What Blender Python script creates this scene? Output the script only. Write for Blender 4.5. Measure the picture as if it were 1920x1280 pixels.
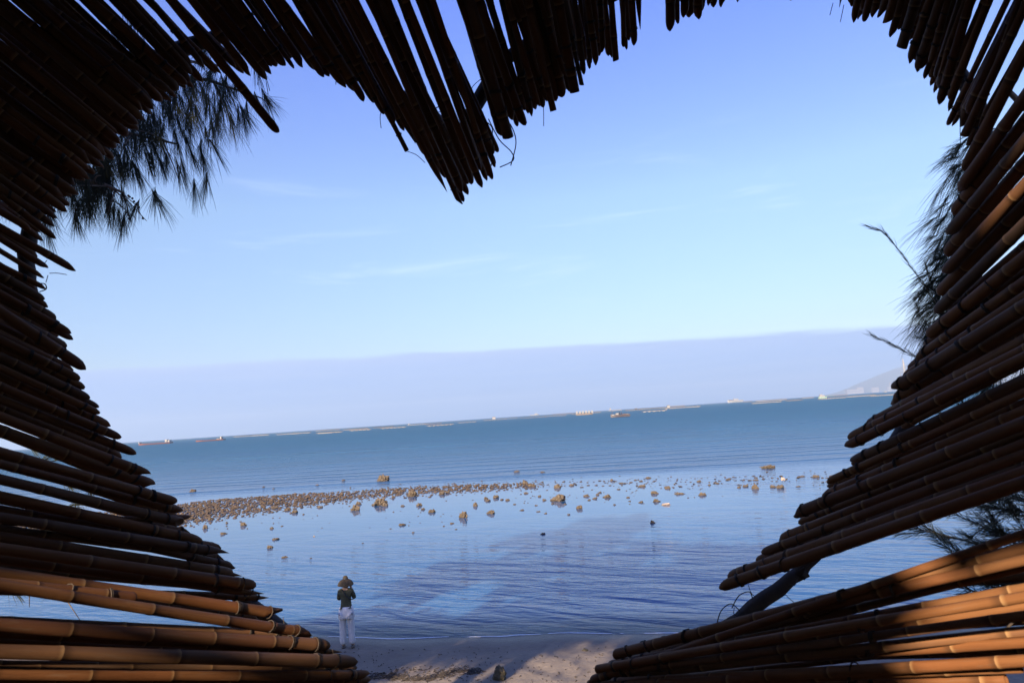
import bpy, bmesh, math, random
from mathutils import Vector, Matrix, noise
R = math.radians

# ------------------------------------------------------------------ camera, sky, sun, exposure
for o in list(bpy.data.objects):
    bpy.data.objects.remove(o)
scene = bpy.context.scene
col = scene.collection
FPX = 1283.0                       # focal length in photograph pixels (1920 wide)
CAM = Vector((0, 0, 5.2))
PITCH, ROLL = R(6.22), R(3.82)
FWD = Vector((0, math.cos(PITCH), math.sin(PITCH)))
UP0 = Vector((0, -math.sin(PITCH), math.cos(PITCH)))
RIGHT = Vector((1, 0, 0)) * math.cos(ROLL) - UP0 * math.sin(ROLL)
UP = UP0 * math.cos(ROLL) + Vector((1, 0, 0)) * math.sin(ROLL)
cd = bpy.data.cameras.new('camera')
cam = bpy.data.objects.new('camera', cd)
col.objects.link(cam)
cam.matrix_world = Matrix(((RIGHT.x, UP.x, -FWD.x, CAM.x), (RIGHT.y, UP.y, -FWD.y, CAM.y), (RIGHT.z, UP.z, -FWD.z, CAM.z), (0, 0, 0, 1)))
cd.sensor_width = 36
cd.lens = 36 * FPX / 1920
cd.clip_start = 0.02
cd.clip_end = 60000
cd.dof.use_dof = True
cd.dof.focus_distance = 9
cd.dof.aperture_fstop = 7.1
scene.camera = cam

SUN_DIR = Vector((0.38, 0.83, -0.43)).normalized()      # the way the light travels
SUN_EL = math.asin(-SUN_DIR.z)
SUN_AZ = math.atan2(-SUN_DIR.x, -SUN_DIR.y)
sd = bpy.data.lights.new('sun', 'SUN')
sd.energy = 5.0
sd.angle = R(0.6)
sd.color = (1.0, 0.80, 0.58)
sun = bpy.data.objects.new('sun', sd)
col.objects.link(sun)
sun.rotation_euler = SUN_DIR.to_track_quat('-Z', 'Y').to_euler()
sun.location = (-30, -15, 30)

vs = scene.view_settings
vs.view_transform = 'Standard'
vs.look = 'None'
vs.gamma = 1
vs.use_curve_mapping = False
vs.exposure = 1.55
scene.cycles.use_denoising = True
scene.cycles.max_bounces = 8
scene.cycles.diffuse_bounces = 1
scene.cycles.glossy_bounces = 3
scene.cycles.transparent_max_bounces = 12
scene.cycles.volume_bounces = 0
scene.cycles.caustics_reflective = False
scene.cycles.caustics_refractive = False
scene.cycles.sample_clamp_indirect = 4


class NT:
    """Short hand for building a node tree."""
    def __init__(s, tree):
        s.t = tree
        tree.nodes.clear()

    def n(s, typ, ins=None, **kw):
        nd = s.t.nodes.new(typ)
        for k, v in kw.items():
            setattr(nd, k, v)
        for k, v in (ins or {}).items():
            if isinstance(v, bpy.types.NodeSocket):
                s.t.links.new(v, nd.inputs[k])
            else:
                nd.inputs[k].default_value = v
        return nd

    def link(s, a, b):
        s.t.links.new(a, b)

    def math(s, op, a, b=0.0, c=None, clamp=False):
        d = {0: a, 1: b}
        if c is not None:
            d[2] = c
        return s.n('ShaderNodeMath', d, operation=op, use_clamp=clamp).outputs[0]

    def mix(s, f, a, b, blend='MIX'):
        m = s.n('ShaderNodeMix', data_type='RGBA', blend_type=blend)
        for idx, v in ((0, f), (6, a), (7, b)):
            if isinstance(v, bpy.types.NodeSocket):
                s.t.links.new(v, m.inputs[idx])
            else:
                m.inputs[idx].default_value = v
        return m.outputs[2]

    def ramp(s, f, stops):
        r = s.n('ShaderNodeValToRGB')
        el = r.color_ramp.elements
        while len(el) < len(stops):
            el.new(0.5)
        for e, (p, c) in zip(el, stops):
            e.position = p
            e.color = (c, c, c, 1) if not isinstance(c, tuple) else (*c, 1)
        s.link(f, r.inputs[0])
        return r.outputs[0]

    def rng(s, v, a, b, c=0.0, d=1.0, smooth=False):
        return s.n('ShaderNodeMapRange', {0: v, 1: a, 2: b, 3: c, 4: d}, interpolation_type='SMOOTHSTEP' if smooth else 'LINEAR').outputs[0]

    def noise(s, vec, scale, detail=4.0, rough=0.55, dist=0.0):
        return s.n('ShaderNodeTexNoise', {'Vector': vec, 'Scale': scale, 'Detail': detail, 'Roughness': rough, 'Distortion': dist}).outputs[0]

    def mapping(s, vec, scale=(1, 1, 1), rot=(0, 0, 0), loc=(0, 0, 0)):
        return s.n('ShaderNodeMapping', {'Vector': vec, 'Scale': scale, 'Rotation': rot, 'Location': loc}).outputs[0]


# the sky: Nishita daylight, graded a little bluer, with the low lilac haze bank that rings the horizon
w = bpy.data.worlds.new('World')
scene.world = w
w.use_nodes = True
k = NT(w.node_tree)
tc = k.n('ShaderNodeTexCoord').outputs['Generated']
sky = k.n('ShaderNodeTexSky', sky_type='NISHITA', sun_disc=False, sun_elevation=SUN_EL, sun_rotation=SUN_AZ,
          altitude=0, air_density=1.0, dust_density=0.6, ozone_density=1.6).outputs[0]
zc = k.n('ShaderNodeSeparateXYZ', {0: tc}).outputs[2]
grade = k.ramp(zc, [(0.0, (0.72, 0.73, 0.88)), (0.10, (0.73, 0.73, 0.88)), (0.30, (1.08, 1.07, 1.15)), (0.55, (0.85, 0.92, 1.75))])
skyc = k.mix(1.0, sky, grade, 'MULTIPLY')
wz = k.mapping(tc, scale=(3.0, 3.0, 26.0))
wisp = k.rng(k.noise(wz, 1.0, 6, 0.6, 0.6), 0.54, 0.80, 0, 0.34, True)
wisp = k.math('MULTIPLY', wisp, k.rng(zc, 0.1, 0.2, 0, 1))
wisp = k.math('MULTIPLY', wisp, k.rng(zc, 0.28, 0.40, 1, 0))
skyc = k.mix(wisp, skyc, (5.5, 6.5, 7.5, 1))
edge = k.noise(k.mapping(tc, scale=(5, 5, 40)), 1.0, 5, 0.6, 0.3)
xc = k.n('ShaderNodeSeparateXYZ', {0: tc}).outputs[0]
lift = k.math('ADD', k.math('MULTIPLY', xc, 0.011), k.math('MULTIPLY', k.math('MULTIPLY', xc, xc), 0.05))
zb = k.math('ADD', k.math('ADD', zc, lift), k.math('MULTIPLY', k.math('SUBTRACT', edge, 0.5), 0.016))
bankf = k.rng(zb, 0.0945, 0.1015, 0.92, 0.0, True)
streak = k.noise(k.mapping(tc, scale=(4, 4, 90)), 1.0, 4, 0.5, 0.2)
bankc = k.mix(k.rng(zc, 0.0, 0.095, 0, 1), (1.1, 2.45, 5.1, 1), (2.75, 3.5, 5.5, 1))
bankc = k.mix(k.rng(streak, 0.45, 0.75, 0, 0.25), bankc, (3.2, 3.8, 5.4, 1))
skyc = k.mix(bankf, skyc, bankc)
bg = k.n('ShaderNodeBackground', {'Color': skyc, 'Strength': 0.0637})
k.link(bg.outputs[0], k.n('ShaderNodeOutputWorld').inputs[0])

# ------------------------------------------------------------------ helpers
def P(u, v, d):
    """World point d metres deep (along the view axis) where the photograph has pixel u, v."""
    return CAM + (FWD + RIGHT * ((u - 960) / FPX) - UP * ((v - 640) / FPX)) * d


def G(u, v, z=0.0):
    """World point on the level plane z seen at pixel u, v."""
    d = FWD + RIGHT * ((u - 960) / FPX) - UP * ((v - 640) / FPX)
    return CAM + d * ((z - CAM.z) / d.z)


def obj(name, verts, faces, mat=None, parent=None, smooth=True, uvs=None):
    me = bpy.data.meshes.new(name)
    me.from_pydata([tuple(p) for p in verts], [], faces)
    if uvs is not None:
        uv = me.uv_layers.new(name='UVMap')
        uv.data.foreach_set('uv', [c for f in faces for i in f for c in uvs[i]])
    if smooth:
        me.polygons.foreach_set('use_smooth', [True] * len(me.polygons))
    me.update()
    return link(name, me, mat, parent)


def link(name, me, mat=None, parent=None):
    o = bpy.data.objects.new(name, me)
    col.objects.link(o)
    if mat is not None and not me.materials:
        me.materials.append(mat)
    if parent is not None:
        o.parent = parent
    return o


def thing(name, label, cat, loc=(0, 0, 0), group=None, rz=0.0):
    o = bpy.data.objects.new(name, None)
    o.empty_display_size = 0.2
    col.objects.link(o)
    o.location = loc
    o.rotation_euler = (0, 0, rz)
    return tag(o, label, cat, group)


def tag(o, label, cat, group=None):
    o['label'] = label
    o['category'] = cat
    if group:
        o['group'] = group
    return o


def frame_of(d):
    d = d.normalized()
    a = d.orthogonal().normalized()
    return a, d.cross(a)


class MB:
    """Collects boxes, tubes and blobs into one mesh."""
    def __init__(s):
        s.v, s.f, s.uv = [], [], []

    def box(s, c, d, rz=0.0):
        b = len(s.v)
        ca, sa = math.cos(rz), math.sin(rz)
        for sx in (-1, 1):
            for sy in (-1, 1):
                for sz in (-1, 1):
                    x, y, z = sx * d[0] / 2, sy * d[1] / 2, sz * d[2] / 2
                    s.v.append((c[0] + x * ca - y * sa, c[1] + x * sa + y * ca, c[2] + z))
        for q in ((0, 1, 3, 2), (4, 6, 7, 5), (0, 4, 5, 1), (2, 3, 7, 6), (0, 2, 6, 4), (1, 5, 7, 3)):
            s.f.append(tuple(b + i for i in q))
        return s

    def tube(s, pts, rad, n=6, cap=True):
        pts = [Vector(p) for p in pts]
        if not isinstance(rad, (list, tuple)):
            rad = [rad] * len(pts)
        b = len(s.v)
        a = None
        for i, p in enumerate(pts):
            d = (pts[min(i + 1, len(pts) - 1)] - pts[max(i - 1, 0)])
            if d.length < 1e-9:
                d = Vector((0, 0, 1))
            d.normalize()
            if a is None:
                a = d.orthogonal().normalized()
            else:
                a = (a - d * a.dot(d))
                a = a.normalized() if a.length > 1e-6 else d.orthogonal().normalized()
            c = d.cross(a)
            for j in range(n):
                t = 2 * math.pi * j / n
                s.v.append(tuple(p + (a * math.cos(t) + c * math.sin(t)) * rad[i]))
        for i in range(len(pts) - 1):
            for j in range(n):
                k2 = (j + 1) % n
                s.f.append((b + i * n + j, b + i * n + k2, b + (i + 1) * n + k2, b + (i + 1) * n + j))
        if cap:
            s.f.append(tuple(b + j for j in reversed(range(n))))
            s.f.append(tuple(b + (len(pts) - 1) * n + j for j in range(n)))
        return s

    def blade(s, pts, wid, side):
        """A thin curved strip through pts, tapering to its end."""
        b = len(s.v)
        m = len(pts) - 1
        for i, p in enumerate(pts):
            h = wid * 0.5 * (1.0 if i < m else 0.25)
            s.v.append(tuple(p - side * h))
            s.v.append(tuple(p + side * h))
        for i in range(m):
            q = b + 2 * i
            s.f.append((q, q + 1, q + 3, q + 2))
        return s

    def lathe(s, prof, n=12, loc=(0, 0, 0), sx=1.0, sy=1.0):
        b = len(s.v)
        for r, z in prof:
            for j in range(n):
                t = 2 * math.pi * j / n
                s.v.append((loc[0] + r * math.cos(t) * sx, loc[1] + r * math.sin(t) * sy, loc[2] + z))
        for i in range(len(prof) - 1):
            for j in range(n):
                k2 = (j + 1) % n
                s.f.append((b + i * n + j, b + i * n + k2, b + (i + 1) * n + k2, b + (i + 1) * n + j))
        return s

    def add(s, verts, faces):
        b = len(s.v)
        s.v.extend(verts)
        s.f.extend(tuple(b + i for i in f) for f in faces)
        return s

    def build(s, name, mat=None, parent=None, smooth=True):
        return obj(name, s.v, s.f, mat, parent, smooth)


def material(name):
    m = bpy.data.materials.new(name)
    m.use_nodes = True
    k = NT(m.node_tree)
    return m, k


def finish(k, color, rough=0.6, normal=None, spec=0.5, **kw):
    ins = {'Base Color': color, 'Roughness': rough, 'Specular IOR Level': spec}
    ins.update(kw)
    if normal is not None:
        ins['Normal'] = normal
    b = k.n('ShaderNodeBsdfPrincipled', ins)
    k.link(b.outputs[0], k.n('ShaderNodeOutputMaterial').inputs[0])
    return b


def simple(name, c, rough=0.6, var=0.25, scale=6.0, bump=0.0, spec=0.5):
    """One colour broken up by noise, with optional fine relief."""
    m, k = material(name)
    pos = k.n('ShaderNodeTexCoord').outputs['Object']
    nz = k.noise(pos, scale, 5, 0.6)
    a = tuple(x * (1 - var) for x in c) + (1,)
    b = tuple(min(1, x * (1 + var)) for x in c) + (1,)
    colr = k.mix(k.rng(nz, 0.3, 0.7), a, b)
    nrm = None
    if bump:
        nrm = k.n('ShaderNodeBump', {'Height': k.noise(pos, scale * 3, 6, 0.6), 'Strength': 0.6, 'Distance': bump}).outputs[0]
    finish(k, colr, rough, nrm, spec)
    return m


# ------------------------------------------------------------------ materials
def bamboo_material():
    m, k = material('bamboo')
    uv = k.n('ShaderNodeUVMap').outputs[0]
    sx = k.n('ShaderNodeSeparateXYZ', {0: uv})
    rnd = k.n('ShaderNodeObjectInfo').outputs['Random']
    rnd2 = k.math('FRACT', k.math('MULTIPLY', rnd, 17.31))
    seg = sx.outputs[0]
    fr = k.math('FRACT', seg)
    cell = k.math('FLOOR', seg)
    wn = k.n('ShaderNodeTexWhiteNoise', {'Vector': k.n('ShaderNodeCombineXYZ', {0: cell, 1: k.math('MULTIPLY', rnd, 97.0)}).outputs[0]}, noise_dimensions='2D').outputs[0]
    off = k.n('ShaderNodeCombineXYZ', {0: k.math('MULTIPLY', rnd, 50.0), 1: k.math('MULTIPLY', rnd, 31.0)}).outputs[0]
    gv = k.n('ShaderNodeVectorMath', {0: k.mapping(uv, scale=(0.8, 15.0, 1.0)), 1: off}, operation='ADD').outputs[0]
    grain = k.noise(gv, 2.0, 6, 0.7)
    crackv = k.n('ShaderNodeVectorMath', {0: k.mapping(uv, scale=(0.22, 26.0, 1.0)), 1: off}, operation='ADD').outputs[0]
    crack = k.noise(crackv, 1.0, 3, 0.5)
    pv = k.n('ShaderNodeVectorMath', {0: k.mapping(uv, scale=(0.8, 2.0, 1.0)), 1: off}, operation='ADD').outputs[0]
    patch = k.noise(pv, 1.6, 5, 0.6)
    base = k.mix(rnd, (0.215, 0.086, 0.031, 1), (0.11, 0.042, 0.020, 1))
    base = k.mix(k.rng(wn, 0.1, 0.9, 0.0, 0.6), base, (0.215, 0.112, 0.048, 1))
    base = k.mix(k.rng(patch, 0.42, 0.72, 0, 0.75), base, (0.115, 0.042, 0.016, 1))
    base = k.mix(k.rng(grain, 0.35, 0.7, 0.0, 0.55), base, (0.10, 0.045, 0.02, 1))
    spots = k.noise(k.n('ShaderNodeVectorMath', {0: k.mapping(uv, scale=(6.0, 7.0, 1.0)), 1: off}, operation='ADD').outputs[0], 2.5, 3, 0.7)
    base = k.mix(k.rng(spots, 0.66, 0.74, 0, 0.55), base, (0.045, 0.022, 0.012, 1))
    base = k.mix(k.math('MULTIPLY', k.rng(rnd2, 0.6, 1.0, 0, 0.6), k.rng(patch, 0.3, 0.6, 0.3, 1.0)), base, (0.095, 0.078, 0.062, 1))
    base = k.mix(k.rng(crack, 0.66, 0.72, 0, 0.7), base, (0.035, 0.018, 0.010, 1))
    blot = k.noise(k.n('ShaderNodeVectorMath', {0: k.mapping(uv, scale=(1.6, 3.0, 1.0)), 1: off}, operation='ADD').outputs[0], 1.3, 5, 0.7)
    base = k.mix(k.rng(blot, 0.55, 0.75, 0, 0.5), base, (0.15, 0.115, 0.085, 1))
    ring = k.rng(fr, 0.0, 0.05, 1.0, 0.0, True)                    # pale lip just behind a node
    dark = k.rng(fr, 0.90, 0.985, 0.0, 1.0, True)                  # dark sheath scar before it
    base = k.mix(k.math('MULTIPLY', ring, 0.6), base, (0.34, 0.21, 0.10, 1))
    base = k.mix(k.math('MULTIPLY', dark, 0.65), base, (0.055, 0.027, 0.014, 1))
    h = k.math('ADD', k.math('MULTIPLY', grain, 0.7), k.math('MULTIPLY', spots, 0.3))
    nrm = k.n('ShaderNodeBump', {'Height': h, 'Strength': 0.35, 'Distance': 0.003}).outputs[0]
    finish(k, base, k.rng(patch, 0.3, 0.7, 0.55, 0.75), nrm, 0.10)
    return m


BAMBOO = bamboo_material()
TWINE = simple('dark_twine', (0.035, 0.024, 0.018), 0.8, 0.4, 40)
POLE = simple('weathered_pole', (0.035, 0.022, 0.015), 0.75, 0.45, 14, 0.004)
BARK = simple('bark', (0.10, 0.075, 0.055), 0.9, 0.45, 9, 0.02)
NEEDLE = simple('casuarina_needles', (0.020, 0.024, 0.011), 0.7, 0.45, 3, 0.0, 0.2)
CONE = simple('cones', (0.05, 0.035, 0.022), 0.9, 0.3, 30)


def rock_material(name, a, b, wet=True):
    m, k = material(name)
    g = k.n('ShaderNodeNewGeometry').outputs['Position']
    o = k.n('ShaderNodeTexCoord').outputs['Object']
    rnd = k.n('ShaderNodeObjectInfo').outputs['Random']
    n1 = k.noise(g, 8.0, 6, 0.72)
    n2 = k.noise(g, 22.0, 5, 0.7)
    c = k.mix(k.rng(n1, 0.38, 0.62), (*a, 1), (*b, 1))
    c = k.mix(k.rng(n2, 0.45, 0.65, 0, 0.75), c, tuple(x * 0.4 for x in a) + (1,))
    c = k.mix(k.math('MULTIPLY', rnd, 0.35), c, (0.11, 0.085, 0.06, 1))
    if wet:                                                        # the tide line darkens the foot of each rock
        z = k.n('ShaderNodeSeparateXYZ', {0: g}).outputs[2]
        c = k.mix(k.rng(k.math('ADD', z, k.math('MULTIPLY', n1, 0.05)), 0.04, 0.12, 0.75, 0.0), c, (0.05, 0.038, 0.026, 1))
    nrm = k.n('ShaderNodeBump', {'Height': k.math('ADD', n1, k.math('MULTIPLY', n2, 0.5)), 'Strength': 0.8, 'Distance': 0.04}).outputs[0]
    finish(k, c, 0.8, nrm, 0.4)
    return m


ROCK = rock_material('coral_rock', (0.040, 0.029, 0.018), (0.135, 0.102, 0.062))
ROCK_PALE = rock_material('pale_rock', (0.42, 0.33, 0.27), (0.55, 0.46, 0.38))
ROCK_DARK = rock_material('mossy_rock', (0.045, 0.045, 0.022), (0.085, 0.07, 0.04), False)
RUBBLE = rock_material('rubble', (0.022, 0.013, 0.008), (0.15, 0.10, 0.056))

# ------------------------------------------------------------------ ground, beach and sea bed: one sheet
SA, SB = G(650, 1197), G(1250, 1188)
SHORE_K = (SB.y - SA.y) / (SB.x - SA.x)
SHORE_0 = SA.y - SHORE_K * SA.x
SHORE_N = Vector((-SHORE_K, 1, 0)).normalized()                    # seaward


def inland(x, y):
    """Metres inland of the waterline (negative out at sea)."""
    wob = 0.10 * math.sin(x * 0.9 + 0.6) + 0.05 * math.sin(x * 2.3)
    return (SHORE_0 + SHORE_K * x - y) * SHORE_N.y + wob


def ground_h(x, y):
    t = inland(x, y)
    if t < 0:
        return max(-0.9, 0.055 * t - 0.004 * t * t * (1 if t > -10 else 0) - (0.4 if t <= -10 else 0) * 0)
    h = 0.070 * min(t, 3.6)
    if t > 3.6:
        e = t - 3.6
        ramp = min(e / 2.5, 1.0)
        h += 0.265 * e * (0.45 + 0.55 * ramp)
        if t > 17.5:
            h -= 0.20 * (t - 17.5)
    h += 0.05 * (noise.noise(Vector((x * 0.7, y * 0.7, 3.1)))) * min(1, t / 2.0)
    h += 0.022 * (noise.noise(Vector((x * 2.7, y * 2.7, 9.1)))) * min(1, t / 1.2)
    dm = noise.noise(Vector((x * 3.4, y * 3.4, 4.4)))
    h -= 0.03 * max(0, dm - 0.22) * min(1, max(0, t - 0.5) / 0.8)
    return h


def axis_pts(a, b, fine_a, fine_b, step, coarse):
    r, x = [], a
    while x < b:
        r.append(x)
        x += step if fine_a <= x <= fine_b else coarse
    r.append(b)
    return r


gx = axis_pts(-60, 60, -9, 9, 0.12, 1.5)
gy = axis_pts(-30, 70, 10.5, 17.5, 0.10, 0.8)
gv = [(x, y, ground_h(x, y)) for y in gy for x in gx]
nx = len(gx)
gf = [(j * nx + i, j * nx + i + 1, (j + 1) * nx + i + 1, (j + 1) * nx + i) for j in range(len(gy) - 1) for i in range(nx - 1)]


def sand_material():
    m, k = material('beach_sand')
    g = k.n('ShaderNodeNewGeometry').outputs['Position']
    n1 = k.noise(g, 0.8, 5, 0.6)
    n2 = k.noise(g, 9.0, 6, 0.65)
    n3 = k.noise(g, 160.0, 3, 0.6)
    z = k.n('ShaderNodeSeparateXYZ', {0: g}).outputs[2]
    c = k.mix(k.rng(n1, 0.3, 0.7), (0.15, 0.122, 0.096, 1), (0.20, 0.166, 0.132, 1))
    c = k.mix(k.rng(n2, 0.45, 0.75, 0, 0.45), c, (0.095, 0.075, 0.058, 1))
    c = k.mix(k.rng(n3, 0.55, 0.75, 0, 0.5), c, (0.075, 0.062, 0.048, 1))
    wet = k.rng(k.math('ADD', z, k.math('MULTIPLY', n1, 0.05)), 0.035, 0.105, 1.0, 0.0, True)
    c = k.mix(k.math('MULTIPLY', wet, 0.75), c, (0.07, 0.056, 0.044, 1))
    # the slope above the beach is brown earth and needle litter
    c = k.mix(k.rng(k.math('ADD', z, n1), 0.9, 1.5, 0, 1, True), c, (0.085, 0.058, 0.036, 1))
    hh = k.math('ADD', k.math('MULTIPLY', n2, 1.0), k.math('MULTIPLY', n3, 0.12))
    nrm = k.n('ShaderNodeBump', {'Height': hh, 'Strength': 0.7, 'Distance': 0.04}).outputs[0]
    finish(k, c, k.rng(wet, 0, 1, 0.9, 0.42), nrm, 0.35)
    return m


SAND = sand_material()
o = obj('beach', gv, gf, SAND)
o['kind'] = 'structure'
o['label'] = 'shaded grey brown sand beach sloping down to the waterline'


# ------------------------------------------------------------------ the sea
def water_material():
    m, k = material('sea_water')
    g = k.n('ShaderNodeNewGeometry').outputs['Position']
    s = k.n('ShaderNodeSeparateXYZ', {0: g})
    x, y = s.outputs[0], s.outputs[1]
    out = k.math('SUBTRACT', y, k.math('ADD', k.math('MULTIPLY', x, SHORE_K), SHORE_0))        # metres off the shore
    ang = math.atan(SHORE_K)
    # wind ripples: crests run a little oblique to the shore
    def waves(sc, rot, ratio, det, dist):
        return k.noise(k.mapping(k.mapping(g, rot=(0, 0, rot)), scale=(sc * ratio, sc, sc)), 1.0, det, 0.5, dist)
    r1 = waves(1.55, 0.50, 0.24, 3, 0.5)
    r2 = waves(4.6, 0.30, 0.30, 3, 0.5)
    r3 = waves(0.42, 0.45, 0.26, 2, 0.4)
    ripple = k.math('ADD', k.math('MULTIPLY', r1, 1.0), k.math('ADD', k.math('MULTIPLY', r2, 0.34), k.math('MULTIPLY', r3, 1.2)))
    patch = k.noise(k.mapping(g, scale=(0.035, 0.10, 0.1), rot=(0, 0, 0.05)), 1.0, 4, 0.55, 0.3)
    # calm pool behind the rubble bar, livelier close in and seaward of the bar
    fd = k.math('SUBTRACT', 1.0, k.math('DIVIDE', 30.0, k.math('MAXIMUM', out, 30.0)))   # nought at the bar, one at the horizon
    wob = k.math('ADD', out, k.math('MULTIPLY', k.math('SUBTRACT', patch, 0.5), 14.0))
    skew = k.math('ADD', wob, k.math('MULTIPLY', x, -0.22))
    near = k.rng(skew, 7.0, 20.0, 1.0, 0.0, True)
    far = k.rng(out, 37.0, 46.0, 0.0, 1.0, True)
    rx = k.rng(x, 6.0, 20.0, 0.0, 0.55, True)
    calm = k.math('MAXIMUM', k.math('MAXIMUM', near, far), rx)
    amp = k.rng(calm, 0.0, 1.0, 0.05, 1.0)
    swell = k.n('ShaderNodeTexWave', {'Vector': k.mapping(k.mapping(g, rot=(0, 0, -ang)), scale=(0.006, 0.055, 1)), 'Scale': 1.0, 'Distortion': 7.0, 'Detail': 4.0, 'Detail Scale': 1.6},
                bands_direction='Y').outputs['Fac']
    sw = k.math('MULTIPLY', k.math('POWER', swell, 3.0), k.math('MULTIPLY', far, k.rng(out, 60.0, 130.0, 1.0, 0.0)))
    chop = k.noise(k.mapping(k.mapping(g, rot=(0, 0, 0.2)), scale=(0.30, 0.85, 1.0)), 1.0, 5, 0.62, 0.3)
    h = k.math('ADD', k.math('MULTIPLY', k.math('MULTIPLY', ripple, amp), 0.088),
               k.math('ADD', k.math('MULTIPLY', sw, 0.24), k.math('MULTIPLY', k.math('MULTIPLY', chop, far), 0.34)))
    nrm = k.n('ShaderNodeBump', {'Height': h, 'Strength': 1.0, 'Distance': 1.0}).outputs[0]
    big = k.noise(k.mapping(g, scale=(0.004, 0.02, 0.1)), 1.0, 4, 0.55)
    deep = k.mix(k.rng(big, 0.35, 0.65), (0.005, 0.086, 0.145, 1), (0.005, 0.070, 0.155, 1))
    shal = k.mix(k.rng(patch, 0.3, 0.7), (0.015, 0.060, 0.150, 1), (0.021, 0.074, 0.175, 1))
    c = k.mix(k.rng(k.math('ADD', fd, k.math('MULTIPLY', k.math('SUBTRACT', big, 0.5), 0.3)), 0.25, 0.98), shal, deep)
    lane = k.noise(k.mapping(k.mapping(g, rot=(0, 0, -0.02)), scale=(0.02, 0.30, 0.1)), 1.0, 5, 0.65, 0.2)
    c = k.mix(k.math('MULTIPLY', k.rng(lane, 0.45, 0.75), k.math('MULTIPLY', far, 0.55)), c, (0.006, 0.026, 0.075, 1))
    grain = k.noise(k.mapping(k.mapping(g, rot=(0, 0, 0.12)), scale=(0.10, 0.42, 0.1)), 1.0, 3, 0.6, 0.4)
    grain = k.math('ADD', k.math('MULTIPLY', grain, 0.6), k.math('MULTIPLY', k.noise(k.mapping(g, scale=(0.03, 0.12, 0.1)), 1.0, 3, 0.6), 0.4))
    c = k.mix(k.math('MULTIPLY', k.rng(grain, 0.42, 0.60), k.math('MULTIPLY', far, 0.55)), c, (0.005, 0.028, 0.070, 1))  # wave sparkle and shade put into the far water's colour
    ocean = k.n('ShaderNodeBsdfPrincipled', {'Base Color': c, 'Roughness': k.rng(fd, 0.0, 1.0, 0.05, 0.34), 'IOR': k.rng(fd, 0.0, 1.0, 1.33, 1.08), 'Normal': nrm, 'Specular IOR Level': k.rng(fd, 0.0, 1.0, 0.5, 0.06)})
    clear = k.n('ShaderNodeBsdfTransparent', {'Color': (0.80, 0.86, 0.86, 1)})
    n1 = k.noise(g, 0.7, 3, 0.5)
    edge = k.rng(k.math('ADD', out, k.math('MULTIPLY', n1, 0.5)), 0.15, 2.6, 0.35, 1.0, True)
    mx = k.n('ShaderNodeMixShader', {0: edge, 1: clear.outputs[0], 2: ocean.outputs[0]})
    k.link(mx.outputs[0], k.n('ShaderNodeOutputMaterial').inputs[0])
    return m


WATER = water_material()
xs = [-11000, -2500, -600, -150, -60, 0, 60, 150, 600, 2500, 11000]
ys = [10, 14, 18, 24, 32, 45, 65, 100, 160, 300, 700, 1600, 4000, 11000]
wv = [(x, y, 0.0) for y in ys for x in xs]
wf = [(j * len(xs) + i, j * len(xs) + i + 1, (j + 1) * len(xs) + i + 1, (j + 1) * len(xs) + i) for j in range(len(ys) - 1) for i in range(len(xs) - 1)]
o = obj('water', wv, wf, WATER)
o['kind'] = 'structure'
o['label'] = 'blue sea, rippled near the beach, calm behind the rubble bar'
FOAM = simple('foam', (0.62, 0.64, 0.66), 0.7, 0.15, 8)
fv, ff = [], []
x = -9.0
while x < 9.0:
    y_ = SHORE_0 + SHORE_K * x
    while inland(x, y_) > 0.03:
        y_ += 0.01
    while inland(x, y_) < 0.0:
        y_ -= 0.01
    hw = 0.035 * max(0.0, noise.noise(Vector((x * 0.8, 0, 7.7))) + 0.42) + 0.012 * max(0, noise.noise(Vector((x * 5.0, 3, 1))))
    y_ += 0.07 + 0.04 * noise.noise(Vector((x * 1.7, 9, 2)))
    fv += [(x, y_ - hw, 0.005), (x, y_, 0.016 if hw > 0.004 else 0.004), (x, y_ + hw, 0.005)]
    x += 0.06
for i in range(len(fv) // 3 - 1):
    ff += [(i * 3, i * 3 + 3, i * 3 + 4, i * 3 + 1), (i * 3 + 1, i * 3 + 4, i * 3 + 5, i * 3 + 2)]
o = obj('foam', fv, ff, FOAM)
o['kind'] = 'stuff'
o['label'] = 'thin broken line of foam along the edge of the water'

# ------------------------------------------------------------------ far hill and the pale buildings at its foot
HD = 10400.0
ridge_px = [(1540, 747), (1575, 734), (1600, 722), (1625, 712), (1650, 702), (1675, 692), (1700, 684), (1725, 674), (1760, 664), (1800, 658), (1850, 655), (1900, 650), (1960, 645), (2040, 645), (2140, 650), (2260, 665), (2400, 680)]
hv, hf = [], []
rows = 9
for i, (u, v) in enumerate(ridge_px):
    top = P(u, v, HD)
    for j in range(rows):
        t = j / (rows - 1)
        z = top.z * (1 - (1 - t) ** 1.6) if j else -2.0
        q = Vector((top.x, top.y - 900 * (1 - t), max(z, -2.0)))
        q += Vector((0, 60 * noise.noise(q * 0.004), 14 * noise.noise(q * 0.006) * (1 if 0 < j < rows - 1 else 0)))
        hv.append(q)
    for j in range(4):
        t = (j + 1) / 4
        hv.append(Vector((top.x, top.y + 700 * t, top.z * (1 - t) - 2)))
rows += 4
for i in range(len(ridge_px) - 1):
    for j in range(rows - 1):
        hf.append((i * rows + j, (i + 1) * rows + j, (i + 1) * rows + j + 1, i * rows + j + 1))
HILL = simple('hill_scrub', (0.045, 0.055, 0.055), 0.9, 0.35, 0.004)
o = obj('hill', hv, hf, HILL)
o['kind'] = 'structure'
o['label'] = 'hazy blue hill rising from the horizon beside the bamboo'

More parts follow.
